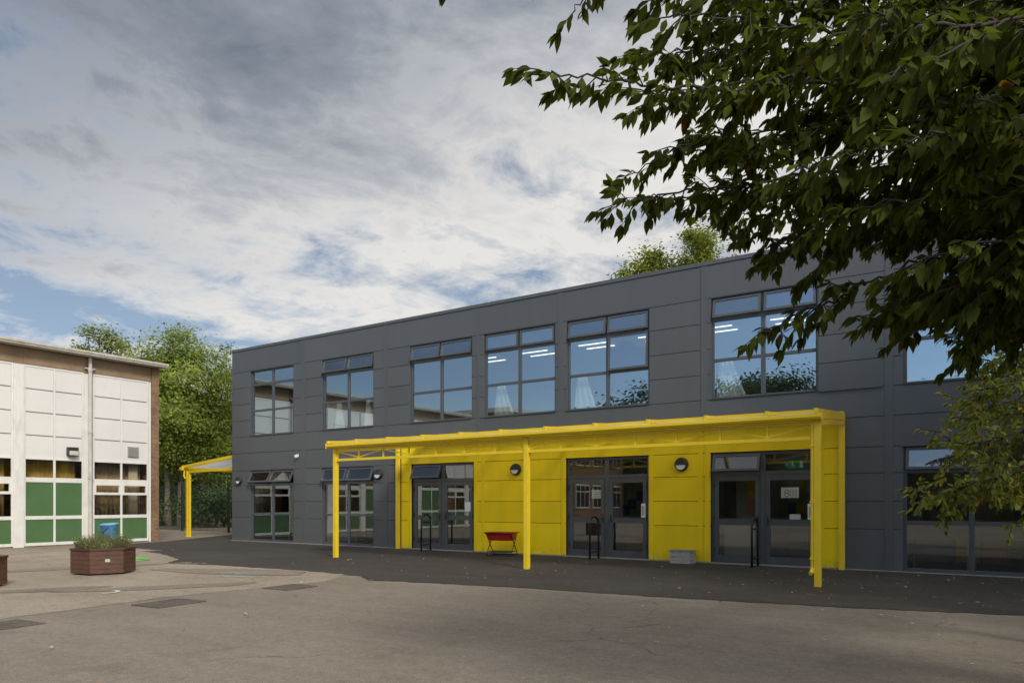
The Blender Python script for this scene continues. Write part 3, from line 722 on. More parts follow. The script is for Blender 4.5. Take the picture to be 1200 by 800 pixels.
for x in (-15.87, YX1-.05):
    b = MB(); b.box(x-.06, x+.06, FYD-.135, FYD-.03, 0, 3.22); b.build('wall_post', M['ysteel'], can, bevel=.008)
XA, XB = -14.9, -2.44
b = MB()       # gutter: front face with rolled lip and open trough
prof = [(13.42,3.05),(13.42,2.99),(13.445,2.955),(13.47,2.94),(13.58,2.94),(13.60,2.96),(13.60,3.07),(13.585,3.07),(13.585,2.965),(13.48,2.965),(13.455,2.985),(13.445,3.05)]
n = len(prof)
b.add([(XA, y, z) for y, z in prof] + [(XB, y, z) for y, z in prof], [tuple(range(n)), tuple(reversed(range(n, 2*n)))] + [(i, n+i, n+(i+1) % n, (i+1) % n) for i in range(n)])
b.box(XA-.012, XA, 13.415, 13.605, 2.935, 3.075); b.box(XB, XB+.012, 13.415, 13.605, 2.935, 3.075)
b.build('gutter', M['ysteel'], can, bevel=.003, seg=1)
for s in range(2):
    xa, xb = PX[s]+.0605, PX[s+1]-.0605
    b = MB()
    b.box(xa, xb, PY-.03, PY+.03, 2.875, 2.935); b.box(xa, xb, PY-.03, PY+.03, 2.60, 2.665)
    N = 7; st = (PX[s+1]-PX[s])/N
    zt, zb = 2.875, 2.665
    for i in range(0, N+1):
        x = PX[s]+st*i; x = min(max(x, xa+.018), xb-.018)
        b.box(x-.018, x+.018, PY-.018, PY+.018, zb, zt)
        if i < N:
            x2 = PX[s]+st*(i+1); x2 = min(max(x2, xa+.018), xb-.018); 
            upw = (i % 2 == 1) if s == 0 else (i % 2 == 0)
            b.bar((x, PY, zb+.02 if upw else zt-.02), (x2, PY, zt-.02 if upw else zb+.02), .026, .026)
    b.build('lattice_girder', M['ysteel'], can)
def slope(y): return 3.085 + (y-13.5)/(17.28-13.5)*.33
barx = [-14.85,-13.8,-12.7,-11.55,-10.38,-9.23,-8.05,-6.85,-5.67,-4.49,-3.36,-2.53]
for x in barx:
    xw = x-.15 if x > -2.6 else x
    b = MB(); b.bar((x, 13.46, slope(13.46)+.035), (xw, 17.26, slope(17.26)+.035), .06, .045); b.bar((x, 13.62, slope(13.62)-.045), (xw, 17.26, slope(17.26)-.045), .05, .06)
    b.box(x-.036, x+.036, 13.435, 13.462, slope(13.46)-.02, slope(13.46)+.062)
    b.build('glazing_bar', M['ysteel'], can)
for i in range(len(barx)-1):
    b = MB(); a, c = barx[i]+.02, barx[i+1]-.02
    b.add([(a, 13.47, slope(13.47)-.008),(c, 13.47, slope(13.47)-.008),(c-(.15 if c > -2.6 else 0), 17.26, slope(17.26)-.008),(a, 17.26, slope(17.26)-.008),
           (a, 13.47, slope(13.47)+.008),(c, 13.47, slope(13.47)+.008),(c-(.15 if c > -2.6 else 0), 17.26, slope(17.26)+.008),(a, 17.26, slope(17.26)+.008)],
          [(3,2,1,0),(4,5,6,7),(0,1,5,4),(1,2,6,5),(2,3,7,6),(3,0,4,7)])
    b.build('roof_sheet', M['poly'], can)
    b = MB(); b.box(barx[i]+.036, barx[i+1]-.036, 13.452, 13.478, slope(13.46)-.012, slope(13.46)+.04); b.build('sheet_end_trim', M['ysteel'], can)
b = MB(); b.box(XA+.02, -2.69, 17.27, 17.385, 3.30, 3.50); b.build('wall_plate', M['ysteel'], can, bevel=.006)
for x in (PX[0], PX[2]):
    xw = x-.15 if x > -3 else x; b = MB(); b.bar((x, PY+.062, 2.905), (xw, 17.26, 3.24), .06, .09); b.bar((x, 13.47, 3.03), (xw, 17.26, 3.36), .075, .12); b.build('end_beam', M['ysteel'], can, bevel=.006)
    
# small canopy on the end wall
can2 = thing('end_canopy', 'small yellow lean-to canopy on two posts at the far left end of the grey building', 'canopy', (-26.7, 18, 0))
xo = -28.62
def sl2(x): return 3.0 + (x-xo)/(-24.62-xo)*.38
for y in (18.1, 22.3):
    b = MB()
    b.box(xo-.10, xo+.0, y-.05, y+.05, 0, 2.95); b.box(xo+.02, xo+.1, y-.03, y+.07, 0, 2.9); b.box(xo-.15, xo+.15, y-.12, y+.14, .009, .022)
    b.build('post', M['ysteel'], can2, bevel=.006)
    b = MB(); b.bar((xo-.3, y-.1, sl2(xo-.3)+.02), (-24.64, y-.1, sl2(-24.64)+.02), .06, .13); b.build('rafter', M['ysteel'], can2, bevel=.006)
    b = MB(); b.bar((xo+.1, y, 2.80), (-24.64, y, 2.86), .05, .10); b.build('tie_beam', M['ysteel'], can2)
    b = MB(); b.box(-24.70, -24.61, y-.30, y-.22, 0, 3.3); b.build('wall_post', M['ysteel'], can2)
b = MB(); b.box(xo-.34, xo-.16, 17.9, 22.5, 2.86, 2.99); b.tube([(xo-.2, 18.05, 2.88), (xo-.2, 18.03, 2.62), (xo-.12, 18.03, 2.5)], .035, 8); b.build('gutter', M['ysteel'], can2, bevel=.01)
b = MB(); b.add([(xo-.2, 17.98, sl2(xo-.2)), (-24.63, 17.98, sl2(-24.63)), (-24.63, 22.45, sl2(-24.63)), (xo-.2, 22.45, sl2(xo-.2)), (xo-.2, 17.98, sl2(xo-.2)+.014), (-24.63, 17.98, sl2(-24.63)+.014), (-24.63, 22.45, sl2(-24.63)+.014), (xo-.2, 22.45, sl2(xo-.2)+.014)],
      [(3,2,1,0),(4,5,6,7),(0,1,5,4),(1,2,6,5),(2,3,7,6),(3,0,4,7)]); b.build('roof_sheet', M['poly'], can2)

# ------------------------------------------------------------------ the older hall on the left
HX = -26.6
hall = thing('school_hall', 'older flat roofed hall with white panelled bays, green infill panels and brick end pier', 'building', (HX, 8, 0))
bays = [(10.96-2.20*k_, 12.85-2.20*k_) for k_ in range(0, 7)]     # bay two and those nearer than it
allb = [(13.16, 15.20)] + bays
b = MB(); b.box(HX-11, HX-.14, -4.6, 15.55, 0, .06); b.build('hall_floor', M['incarp'], hall)
b = MB(); b.box(HX-.14, HX-.02, -4.6, 15.28, 0, .10); b.box(HX-11, HX-10.8, -4.6, 15.55, 0, 6.6); b.box(HX-10.8, HX-.02, -4.6, -4.4, 0, 6.6)
b.box(HX-10.8, HX-.0, 15.3, 15.56, 0, 6.60); b.build('brick_wall', M['brick'], hall)
b = MB()
for y0, y1 in allb:
    b.box(HX-.12, HX+.0, y0-.0, y1+.0, 6.08, 6.60)
b.build('pebbledash_band', M['pebble'], hall)
for ya, yb in [(y0-.309, y0-.001) for y0, y1 in bays] + [(12.851, 13.159), (15.201, 15.299)]:
    b = MB(); b.box(HX-.12, HX-.02, ya, yb, 6.05, 6.60); b.build('band_pier', M['pebble'], hall)
for ya, yb, xa, xb in [(y0-.308, y0-.002, -.10, .03) for y0, y1 in bays] + [(12.852, 13.158, -.12, -.04), (15.215, 15.285, -.10, .02)]:
    b = MB(); b.box(HX+xa, HX+xb, ya, yb, 0, 6.04); b.build('column', M['wframe'], hall, bevel=.01)
b = MB(); b.box(HX-.02, HX+.05, 15.302, 15.58, 0, 6.6); b.build('brick_pier', M['brick'], hall)
b = MB(); b.box(HX-11.3, HX+.42, -5, 15.72, 6.62, 6.735); b.build('roof', M['roofedge'], hall, bevel=.015)
b = MB(); b.box(HX+.423, HX+.45, -5, 15.74, 6.685, 6.765); b.box(HX-.1, HX+.4, -5, 15.70, 6.737, 6.765); 
for y in (9.3, 11.2, 13.4): b.box(HX+.419, HX+.456, y-.03, y+.03, 6.67, 6.78)
b.build('roof_trim', M['roofedge'], hall, bevel=.005)
for bi, (y0, y1) in enumerate(allb):
    ym = (y0+y1)/2; f = .055; win = bi in (0, 2, 4, 6)
    fr = MB(); x0, x1 = HX-.06, HX+.0
    fr.box(x0, x1, y0, y0+f, .04, 6.06); fr.box(x0, x1, y1-f, y1, .04, 6.06)
    def rail(z, w, a=y0+f, c=y1-f): fr.box(x0, x1-.004, a, c, z-w, z+w)
    rail(6.03, .03); rail(2.96, .035); rail(2.245, .08); rail(.975, .06); rail(.09, .05)
    fr.box(x0, x1-.008, ym-.03, ym+.03, 2.995, 6.0); fr.box(x0, x1-.008, ym-.035, ym+.035, .14, .915); fr.box(x0, x1-.008, ym-.035, ym+.035, 1.035, 2.165); fr.box(x0, x1-.008, ym-.035, ym+.035, 2.325, 2.925)
    fo = fr.build('bay_frame', M['wframe'], hall, bevel=.004, seg=1)
    if win:
        b = MB()
        for a, c in ((y0+f, ym-.035), (ym+.035, y1-f)):
            b.box(x0+.005, x1+.012, a, c, 1.76, 1.85); b.box(x0+.005, x1+.012, a, c, 2.10, 2.164)
            b.box(x0+.005, x1+.012, a, a+.06, 1.85, 2.10); b.box(x0+.005, x1+.012, c-.06, c, 1.85, 2.10)
        b.build('hopper_light', M['wframe'], fo)
    p = MB(); jt = MB()
    for a, c in ((y0+f, ym-.03), (ym+.03, y1-f)):
        for z0, z1 in ((5.29, 6.0), (4.52, 5.25), (3.75, 4.48), (2.995, 3.71)):
            p.box(x0+.01, x1-.022, a+.006, c-.006, z0, z1)
        jt.box(x0+.005, x0+.012, a, c, 2.995, 6.0)
    p.build('white_panel', M['wpanel'], fo); jt.build('panel_joint', M['joint'], fo)
    g = MB(); gl = MB()
    for a, c in ((y0+f, ym-.035), (ym+.035, y1-f)):
        gl.box(x0+.02, x0+.026, a, c, 2.325, 2.925)
        g.box(x0+.01, x1-.025, a, c, .14, .915)
        if win: gl.box(x0+.02, x0+.026, a+.002, c-.002, 1.035, 1.76); gl.box(x0+.02, x0+.026, a+.06, c-.06, 1.85, 2.10)
        else: g.box(x0+.01, x1-.025, a, c, 1.035, 2.165)
    g.build('green_panel', M['green'], fo); gl.build('pane', M['glassh'], fo)
b = MB(); b.box(HX-3.2, HX-3.0, -4.4, 15.3, .06, 6.3); b.build('hall_inner_wall', M['ochre'], hall)
b = MB(); b.box(HX-3.2, HX-.16, -4.4, 15.3, 6.3, 6.5); b.build('hall_ceiling', M['inwall'], hall)
b = MB(); py = 13.03
b.tube([(HX+.09, py, 6.60), (HX+.09, py, .12)], .062, 12)
for z in (6.15, 3.98, 2.35): b.tube([(HX+.09, py, z-.045), (HX+.09, py, z+.045)], .082, 12)
b.box(HX+.0, HX+.10, py-.17, py+.17, 6.19, 6.23)
b.build('downpipe', M['pipe'], hall)
b = MB(); b.box(HX-.02, HX+.03, 14.41, 14.80, 3.18, 3.55)
for i in range(8): b.box(HX+.03, HX+.042, 14.43, 14.78, 3.205+i*.042, 3.225+i*.042)
b.build('vent_grille', M['vent'], hall)
t = thing('hall_lamp', 'boxy floodlight on the white panels of the hall', 'wall light', (HX, 12.45, 3.2))
b = MB(); b.box(HX-.02, HX+.14, 12.28, 12.62, 3.10, 3.40); b.build('housing', M['bk_plastic'], t, bevel=.012)
b = MB(); b.box(HX+.10, HX+.19, 12.31, 12.59, 3.12, 3.27); b.build('lamp_lens', paint('warm_lens', (.62,.58,.48), .3), t, bevel=.01)
M['ochrecloth'] = paint('ochre_cloth', (.60,.43,.16), .9, .15, 0, 5)
M['browncloth'] = paint('brown_cloth', (.50,.39,.27), .9, .15, 0, 5)
for bi, (y0, y1) in enumerate(allb[:4]):
    b = MB(); n = 40; rows = ((1.0, 0), (2.98, 1)); vs = []
    for z_, _ in rows:
        for i in range(n+1): vs.append((HX-.50+.018*math.sin(i*1.9+bi)+.02*math.sin(i*.6), y0+.06+(y1-y0-.12)*i/n, z_))
    b.add(vs, [(i, i+1, n+2+i, n+1+i) for i in range(n)])
    o = b.build('curtain', M['browncloth' if bi == 0 else 'ochrecloth'], smooth=True); o.modifiers.new('t', 'SOLIDIFY').thickness = .006
    tag(o, ['brown curtain behind the end bay windows of the hall', 'ochre curtain behind the bay with large green panels', 'ochre curtain in the hall bay cut by the left edge', 'ochre curtain in the fourth hall bay, left of the picture'][bi], 'curtain', 'curtains inside the hall')
# furniture seen inside: plain white drape at the last bay
b = MB(); n = 30; vs = []
for j in (0, 1):
    for i in range(n+1): vs.append((HX-.36+.04*math.sin(i*1.6), 14.62+.35*i/n, 1.0+j*2.1))
b.add(vs, [(i, i+1, n+2+i, n+1+i) for i in range(n)])
o = b.build('drape', M['curtain'], smooth=True); o.modifiers.new('t', 'SOLIDIFY').thickness = .008
tag(o, 'white drape hanging inside the last window of the hall', 'curtain')
for i, y in enumerate((13.55, 13.85, 14.3)):
    b = MB(); x = HX-.34
    b.box(x-.18, x+.18, y-.16, y+.16, .78, .80); b.tube([(x-.16, y-.14, .8), (x-.17, y-.15, 1.22), (x-.17, y, 1.27), (x-.17, y+.15, 1.22), (x-.16, y+.14, .8)], .02, 6)
    for sx in (-.15, .15):
        for sy in (-.13, .13): b.tube([(x+sx, y+sy, .06), (x+sx, y+sy, .78)], .012, 6)
    tag(b.build('stool', M['black']), 'dark high stool standing inside the last hall window', 'stool', 'dark stools in the hall')

# wing and trees standing behind the photographer, mirrored in the glass
wing = thing('brick_wing', 'two storey brick wing with white window bands standing beyond the hall', 'building', (-27, -12, 0))
b = MB(); b.box(-38, -27.2, -24, -5.6, 0, 7.6); b.build('wall', M['brick'], wing)
b = MB(); b.box(-38.4, -26.8, -24.4, -5.2, 7.6, 7.9); b.build('roof', M['roofedge'], wing)
for z0, z1 in ((1.0, 2.9), (4.4, 6.4)):
    for k_ in range(6):
        y0 = -23.3+k_*2.95; b = MB(); b.box(-27.2, -27.12, y0, y0+2.3, z0, z1); f_ = b.build('window', M['wframe'], wing)
        b = MB()
        for q in range(3): b.box(-27.12, -27.11, y0+.08+q*.74, y0+.74+q*.74, z0+.1, z1-.6); b.box(-27.12, -27.11, y0+.08+q*.74, y0+.74+q*.74, z1-.52, z1-.1)
        b.build('pane', M['back'], f_)

# ------------------------------------------------------------------ objects in the yard
def planter(cx, cy, ang, lab, plate):
    t = thing('planter', lab, 'planter', (cx, cy, 0), 'brown timber planters')
    def hexa(r): return [(cx+r*math.cos(ang+R(60*i)), cy+r*math.sin(ang+R(60*i))) for i in range(6)]
    ro = .605
    b = MB(); nb = 5; H = .50
    for i in range(6):
        a = Vector((*hexa(ro)[i], 0)); c = Vector((*hexa(ro)[(i+1) % 6], 0)); nrm = Vector(((a+c)/2 - Vector((cx, cy, 0)))).normalized()
        for j in range(nb):
            z0 = .035+j*(H-.035)/nb; z1 = z0+(H-.035)/nb-.005
            p = [a, c, c-nrm*.035, a-nrm*.035]
            b.prism([(q.x, q.y) for q in p], z0, z1)
    b.prism(hexa(ro-.05), .03, .44, 1)
    b.build('boards', [M['timber'], M['dirt']], t)
    b = MB(); o_, i_ = hexa(ro+.018), hexa(ro-.075)
    vs = [(x, y, .501) for x, y in o_]+[(x, y, .501) for x, y in i_]+[(x, y, .545) for x, y in o_]+[(x, y, .545) for x, y in i_]
    fs = []
    for i in range(6):
        j = (i+1) % 6; fs += [(i, 6+i, 6+j, j), (12+i, 12+j, 18+j, 18+i), (i, j, 12+j, 12+i), (6+j, 6+i, 18+i, 18+j)]
    b.add(vs, fs); b.build('rim', M['timberd'], t, bevel=.005)
    if plate:
        i = plate-1; h = hexa(ro+.004); a, c = Vector(h[i]), Vector(h[(i+1) % 6]); m = a.lerp(c, .52); d = (c-a).normalized(); nrm = (m-Vector((cx, cy))).normalized()
        b = MB(); p = [m-d*.045, m+d*.045, m+d*.045+nrm*.006, m-d*.045+nrm*.006]
        b.prism([(q.x, q.y) for q in p], .27, .33); b.build('name_plate', M['plate'], t)
P1 = (-15.62, 7.95); P2 = (-14.93, 5.24)
PA = R(-51)
planter(*P1, PA, 'hexagonal brown timber planter with feathery herbs and a blue tub', 1)
planter(*P2, PA+R(8), 'brown timber planter cut off at the left edge', 0)
def herbs(cx, cy, n, hmin, hmax, seed, lab, rad=.5):
    r = np.random.default_rng(seed); b = MB()
    for i in range(n):
        a = r.uniform(0, 6.28); q = rad*math.sqrt(r.uniform(0, 1)); x, y = cx+q*math.cos(a), cy+q*math.sin(a)
        h = r.uniform(hmin, hmax)*(1.1-.35*q/rad); lean = Vector((math.cos(a), math.sin(a), 0))*r.uniform(0, .3)*(.3+q/rad) + Vector((r.normal(0,.05), r.normal(0,.05), 0))
        w = r.uniform(.004, .009); u = Vector((math.cos(a+1.5), math.sin(a+1.5), 0)).lerp(Vector((r.normal(), r.normal(), 0)).normalized(), .6)*w
        p0 = Vector((x, y, .43)); pts = [p0 + lean*h*(t**1.6) + Vector((0, 0, h*t*(1-.12*t))) for t in (0, .4, .75, 1)]
        vs = []
        for p, s in zip(pts, (1, .9, .6, .1)): vs += [p-u*s, p+u*s]
        b.add(vs, [(0,1,3,2),(2,3,5,4),(4,5,7,6)])
        for t in r.uniform(.25, 1, 3):
            p = p0 + lean*h*(t**1.6) + Vector((0,0,h*t*(1-.12*t))); d = Vector(r.normal(0, 1, 3)); d.z = abs(d.z)*.5; d.normalize(); e = d.orthogonal().normalized()*.006; L = r.uniform(.03, .06)
            b.add([p, p+d*L*.5+e, p+d*L, p+d*L*.5-e], [(0,1,2,3)])
    tag(b.build('herb_clump', M['herb']), lab, 'plant', 'herbs growing in the planters')
herbs(*P1, 1900, .14, .52, 3, 'wispy green herbs growing in the hexagonal planter beside the blue tub')
herbs(*P2, 500, .05, .13, 5, 'low green herbs in the planter at the left edge')
# blue tub
t = thing('blue_tub', 'blue plastic tub standing among the herbs in the planter', 'tub', (-15.75, 8.2, .44))
Mx = Matrix.Translation((-15.78, 8.18, .50)) @ Matrix.Rotation(R(4), 4, 'X')
b = MB(); b.lathe([(.115,0),(.13,.03),(.165,.50),(.18,.51),(.18,.545),(.168,.545),(.158,.50),(.115,.08)], 28, 0, Mx); b.build('body', M['blue'], t, smooth=True)
b = MB(); b.tube([Mx @ Vector((-.165*math.cos(a)*1.02, -.09*math.sin(a)-.11, .51-.11*math.sin(a))) for a in np.linspace(0, math.pi, 14)], .009, 6); b.build('handle', M['bluecloth'], t)
# green hoop on the ground
b = MB(); b.tube([(-18.35+.38*math.cos(a), 10.05+.38*math.sin(a), .024) for a in np.linspace(0, 2*math.pi, 41)], .016, 8, cap=False)
tag(b.build('play_hoop', M['greenp'], smooth=True), 'bright green plastic hoop lying on the asphalt behind the planter', 'hoop')
# door guard rails
rails = [(-14.42, 'black hoop rail standing before the leftmost entrance'), (-8.66, 'black hoop rail standing before the middle entrance'), (-4.52, 'black hoop rail standing before the right entrance, nearest the canopy end')]
proto = None
for x, lab in rails:
    if proto is None:
        proto = thing('hoop_rail', lab, 'door rail', (0,0,0), 'black hoop rails at the entrances')
        b = MB(); r_ = .17; pts = [(0, -.28, 0), (0, -.28, .92)] + [(0, -.03-.25*math.cos(a), .92+.2*math.sin(a)) for a in np.linspace(.25, math.pi-.25, 11)] + [(0, .22, .92), (0, .22, 0)]
        b.tube(pts, .027, 10); b.build('hoop', M['black'], proto, smooth=True)
        b = MB(); b.tube([(0, -.28, .20), (0, .22, .20)], .022, 8); b.tube([(0, -.28, .88), (0, .22, .88)], .022, 8); b.build('cross_bar', M['black'], proto, smooth=True)
        b = MB()
        for y in (-.28, .22): b.lathe([(.05,0.009),(.05,.016),(.03,.02)], 12, 0, Matrix.Translation((0, y, 0)))
        b.build('foot_plate', M['black'], proto)
        o = proto
    else: o = copy_tree(proto); tag(o, lab)
    o.location = (x, 17.02, 0); o.rotation_euler = (0, 0, R(6 if x < -14 else 0))
# red tray on folding stand
t = thing('tray_stand', 'red plastic play tray on a folding black stand against the yellow wall', 'play tray', (0,0,0))
b = MB()      # tray: open tapered tub with a rolled rim
L, W = .42, .27
def rr(l, w, z, r=.06, n=5):
    out = []
    for cx, cy, a0 in ((l-r, w-r, 0), (-l+r, w-r, 90), (-l+r, -w+r, 180), (l-r, -w+r, 270)):
        for i in range(n+1): a = R(a0+90*i/n); out.append((cx+r*math.cos(a), cy+r*math.sin(a), z))
    return out
rings = [rr(L-.09, W-.08, .42), rr(L-.075, W-.065, .43), rr(L-.01, W-.005, .635), rr(L+.03, W+.03, .64), rr(L+.03, W+.03, .655), rr(L-.02, W-.015, .655), rr(L-.09, W-.08, .445)]
m_ = len(rings[0]); vs = [p for g in rings for p in g]
b.add(vs, [(i*m_+k_, i*m_+(k_+1) % m_, (i+1)*m_+(k_+1) % m_, (i+1)*m_+k_) for i in range(len(rings)-1) for k_ in range(m_)] + [tuple(reversed(range(m_))), tuple(range((len(rings)-1)*m_, len(rings)*m_))])
b.build('tray', M['red'], t)
b = MB()
for sx in (-.36, .36):
    b.tube([(sx, -.26, .012), (sx, -.25, .03), (sx, .20, .50), (sx, .28, .62)], .013, 8); b.tube([(sx+.022, .26, .012), (sx+.022, .25, .03), (sx+.022, -.20, .50), (sx+.022, -.28, .62)], .013, 8)
for y in (-.26, .26): b.tube([(-.36, y, .018), (.37, y, .018)], .013, 8)
for y in (-.285, .285): b.tube([(-.40, y, .625), (.40, y, .625)], .012, 8)
b.build('folding_frame', M['black'], t, smooth=True)
b = MB(); b.box(-.33, .35, -.20, .20, .10, .125); b.build('lower_shelf', M['black'], t, bevel=.006)
t.location = (-11.42, 16.72, .008); t.rotation_euler = (0, 0, R(14))
# grey crate
t = thing('plastic_crate', 'grey slatted plastic crate on the ground against the yellow wall', 'crate', (0,0,0))
b = MB(); l, w, h = .26, .18, .30
for sy in (-1, 1):
    for z in (.0, .09, .18, .255): b.box(-l, l, sy*w-.008, sy*w+.008, z, z+(.045 if z else .06))
    for x in np.linspace(-l+.02, l-.02, 8): b.box(x-.011, x+.011, sy*w-.0065, sy*w+.0065, .0, .29)
for sx in (-1, 1):
    for z in (.0, .09, .18, .255): b.box(sx*l-.008, sx*l+.008, -w+.01, w-.01, z+.001, z+(.045 if z else .06))
    for y in np.linspace(-w+.03, w-.03, 6): b.box(sx*l-.0065, sx*l+.0065, y-.011, y+.011, .0, .29)
b.box(-l+.01, l-.01, -w+.01, w-.01, .005, .02); b.build('body', M['crate'], t)
b = MB()
for x0, x1, y0, y1 in ((-l-.03, l+.03, -w-.03, -w+.004), (-l-.03, l+.03, w-.004, w+.03), (-l-.03, -l+.004, -w+.004, w-.004), (l-.004, l+.03, -w+.004, w-.004)): b.box(x0, x1, y0, y1, .296, .318)
b.build('rim', paint('pinkish_grey_plastic', (.30,.25,.22), .5), t, bevel=.004)
t.location = (-6.28, 17.08, .008); t.rotation_euler = (0, 0, R(-3))

# ------------------------------------------------------------------ mesh fence at the back
fe = thing('mesh_fence', 'dark green wire mesh fence in front of the trees at the far left', 'fence', (-32, 21.8, 0))
for x in (-41.1, -38.1, -34.95, -31.05, -28.0, -25.0):
    b = MB(); b.box(x-.045, x+.045, 21.74, 21.82, 0, 2.45); b.build('post', M['fence'], fe)
b = MB()
for x in np.arange(-41.1, -25.0, .10): b.box(x-.006, x+.006, 21.725, 21.735, .05, 2.4)
for z in np.arange(.08, 2.42, .2): b.box(-41.1, -25, 21.716, 21.724, z-.007, z+.007)
b.build('wire_panel', M['fence'], fe)

# ------------------------------------------------------------------ trees
def leaf_cloud(pos, nrm_dir, size, seed, aspect=.6, fold=.0):
    """one bent quad pair per leaf, all as a single mesh"""
    r = np.random.default_rng(seed); n = len(pos)
    d = nrm_dir + r.normal(0, .55, (n, 3)); d /= np.linalg.norm(d, axis=1)[:, None]
    q = r.normal(0, 1, (n, 3)); s = np.cross(d, q); s /= np.linalg.norm(s, axis=1)[:, None]
    u = np.cross(d, s)
    L = size*(.65+.7*r.random(n)); w = L*aspect
    t = L[:, None]; ww = w[:, None]
    v0 = pos - s*t*.5; v2 = pos + s*t*.5; v1 = pos + u*ww*.5 + d*t*.08; v3 = pos - u*ww*.5 + d*t*.08
    V = np.stack([v0, v1, v2, v3], 1).reshape(-1, 3)
    F = np.arange(n*4).reshape(-1, 4)
    return V, F
def mesh_np(name, V, F, mat, parent=None):
    me = bpy.data.meshes.new(name); off = np.array(root_off(parent)) if parent else np.zeros(3)
    V = V-off; k_ = F.shape[1]
    me.vertices.add(len(V)); me.vertices.foreach_set('co', V.ravel().astype(np.float32))
    me.loops.add(F.size); me.loops.foreach_set('vertex_index', F.ravel().astype(np.int32))
    me.polygons.add(len(F)); me.polygons.foreach_set('loop_start', np.arange(0, F.size, k_, dtype=np.int32)); me.polygons.foreach_set('loop_total', np.full(len(F), k_, dtype=np.int32))
    me.materials.append(mat); me.update(calc_edges=True); me.validate()
    o = bpy.data.objects.new(name, me); COL.objects.link(o)
    if parent: o.parent = parent
    return o
def tree(name, lab, x, y, h, rad, base, leaf, bark, nclump, per, lsize, seed, shape='round', trunk_r=.2, lean=(0,0), group=None, csize=.75, stems=1):
    r = np.random.default_rng(seed)
    t = thing(name, lab, 'tree', (x, y, 0), group)
    cz = (h+base)/2; hz = (h-base)/2
    cl = []
    while len(cl) < nclump:
        p = r.normal(0, 1, 3); p /= np.linalg.norm(p); q = r.uniform(.25, 1)**.45
        px, py, pz = p*q
        if shape == 'cone': s = (1-(pz+1)/2)**.6*1.05+.05
        elif shape == 'column': s = 1.0 if pz < .3 else 1-(pz-.3)*.95
        else: s = 1.0
        bump_ = 1 + .22*math.sin(3.1*math.atan2(py, px)+seed) + .16*math.sin(5*pz*2+seed*1.7+px*3)
        cl.append((x+lean[0]*(pz+1)/2+px*rad*s*bump_, y+lean[1]*(pz+1)/2+py*rad*s*bump_, cz+pz*hz*(1+.10*math.sin(px*7+seed))))
    cl = np.array(cl)
    P = []; D = []
    ctr = np.array([x, y, cz])
    for c in cl:
        n = int(per*r.uniform(.5, 1.4)); sz = csize*r.uniform(.55, 1.25)
        q = r.normal(0, 1, (n, 3))*np.array([sz*.5, sz*.5, sz*.34])
        P.append(c+q); dd = (c-ctr)/np.linalg.norm(c-ctr)+np.array([0,0,.5]); D.append(np.tile(dd, (n, 1)))
    V, F = leaf_cloud(np.concatenate(P), np.concatenate(D), lsize, seed+1)
    mesh_np('crown', V, F, leaf, t)
    b = MB()
    for sidx in range(stems):
        ox, oy = (r.normal(0, .5), r.normal(0, .4)) if stems > 1 else (0, 0)
        pts = []; top = h*.72
        for i in range(8):
            q = i/7; pts.append((x+ox*(1+q*1.5)+lean[0]*q*.7+r.normal(0, .05)*(i > 0), y+oy*(1+q)+lean[1]*q*.7+r.normal(0, .05)*(i > 0), q*top-.05))
        b.tube(pts, [trunk_r*(1-.8*i/7)*(1.25 if i == 0 else 1) for i in range(8)], 8)
        for c in cl[r.choice(len(cl), min(14, len(cl)), replace=False)]:
            z0 = min(top*.95, max(base*.7, c[2]-r.uniform(.6, 2.2))); q = z0/top
            s0 = Vector(pts[min(7, int(q*7))]); s0.z = z0
            mid = s0.lerp(Vector(c), .5)+Vector((r.normal(0,.15), r.normal(0,.15), .15))
            b.tube([s0, mid, c], [trunk_r*.32*(1-.5*q), trunk_r*.2, trunk_r*.06], 6)
    b.build('trunk', bark, t, smooth=True)
    return t
G1 = 'trees beyond the hall and fence'
def fx_at(u_l, d): return (FX*d+RX*u_l, FY*d+RY*u_l)
def at_cam(tan, d): return fx_at(tan*d, d)
def T(px, d): return at_cam((px-600)/845, d)
tree('sycamore_tree', 'thin topped tree rising above the hall roof', *T(112, 50), 14.3, 1.55, 3, M['sycamore'], M['bark'], 44, 170, .24, 11, 'round', .22, group=G1, csize=1.15)
tree('sycamore_tree', 'small leafy tree top just right of the tallest one over the hall roof', *T(140, 49), 12.3, 1.25, 3, M['sycamore'], M['bark'], 34, 150, .24, 13, 'round', .2, group=G1, csize=1.0)
tree('ash_tree', 'big yellow green round tree between the hall and the grey building', *T(207, 45), 12.3, 2.9, 3.2, M['ash'], M['barkp'], 190, 230, .19, 17, 'round', .2, (.5,0), G1, 1.15, 3)
tree('ash_tree', 'yellow green tree partly behind the hall roof, left of the big round one', *T(178, 50), 11.0, 2.8, 3, M['ash'], M['barkp'], 110, 200, .20, 19, 'round', .2, (0,0), G1, 1.2)
tree('poplar_tree', 'slim dull green tree beside the corner of the grey building', *T(264, 49), 12.3, 1.15, 2.0, M['poplar'], M['bark'], 80, 120, .16, 23, 'column', .16, group=G1, csize=.8)
tree('poplar_tree', 'dark green tree hidden low behind the end canopy', *T(236, 56), 10.5, 3.0, 1.5, M['farleaf'], M['bark'], 120, 110, .28, 29, 'round', .2, group=G1, csize=1.3)
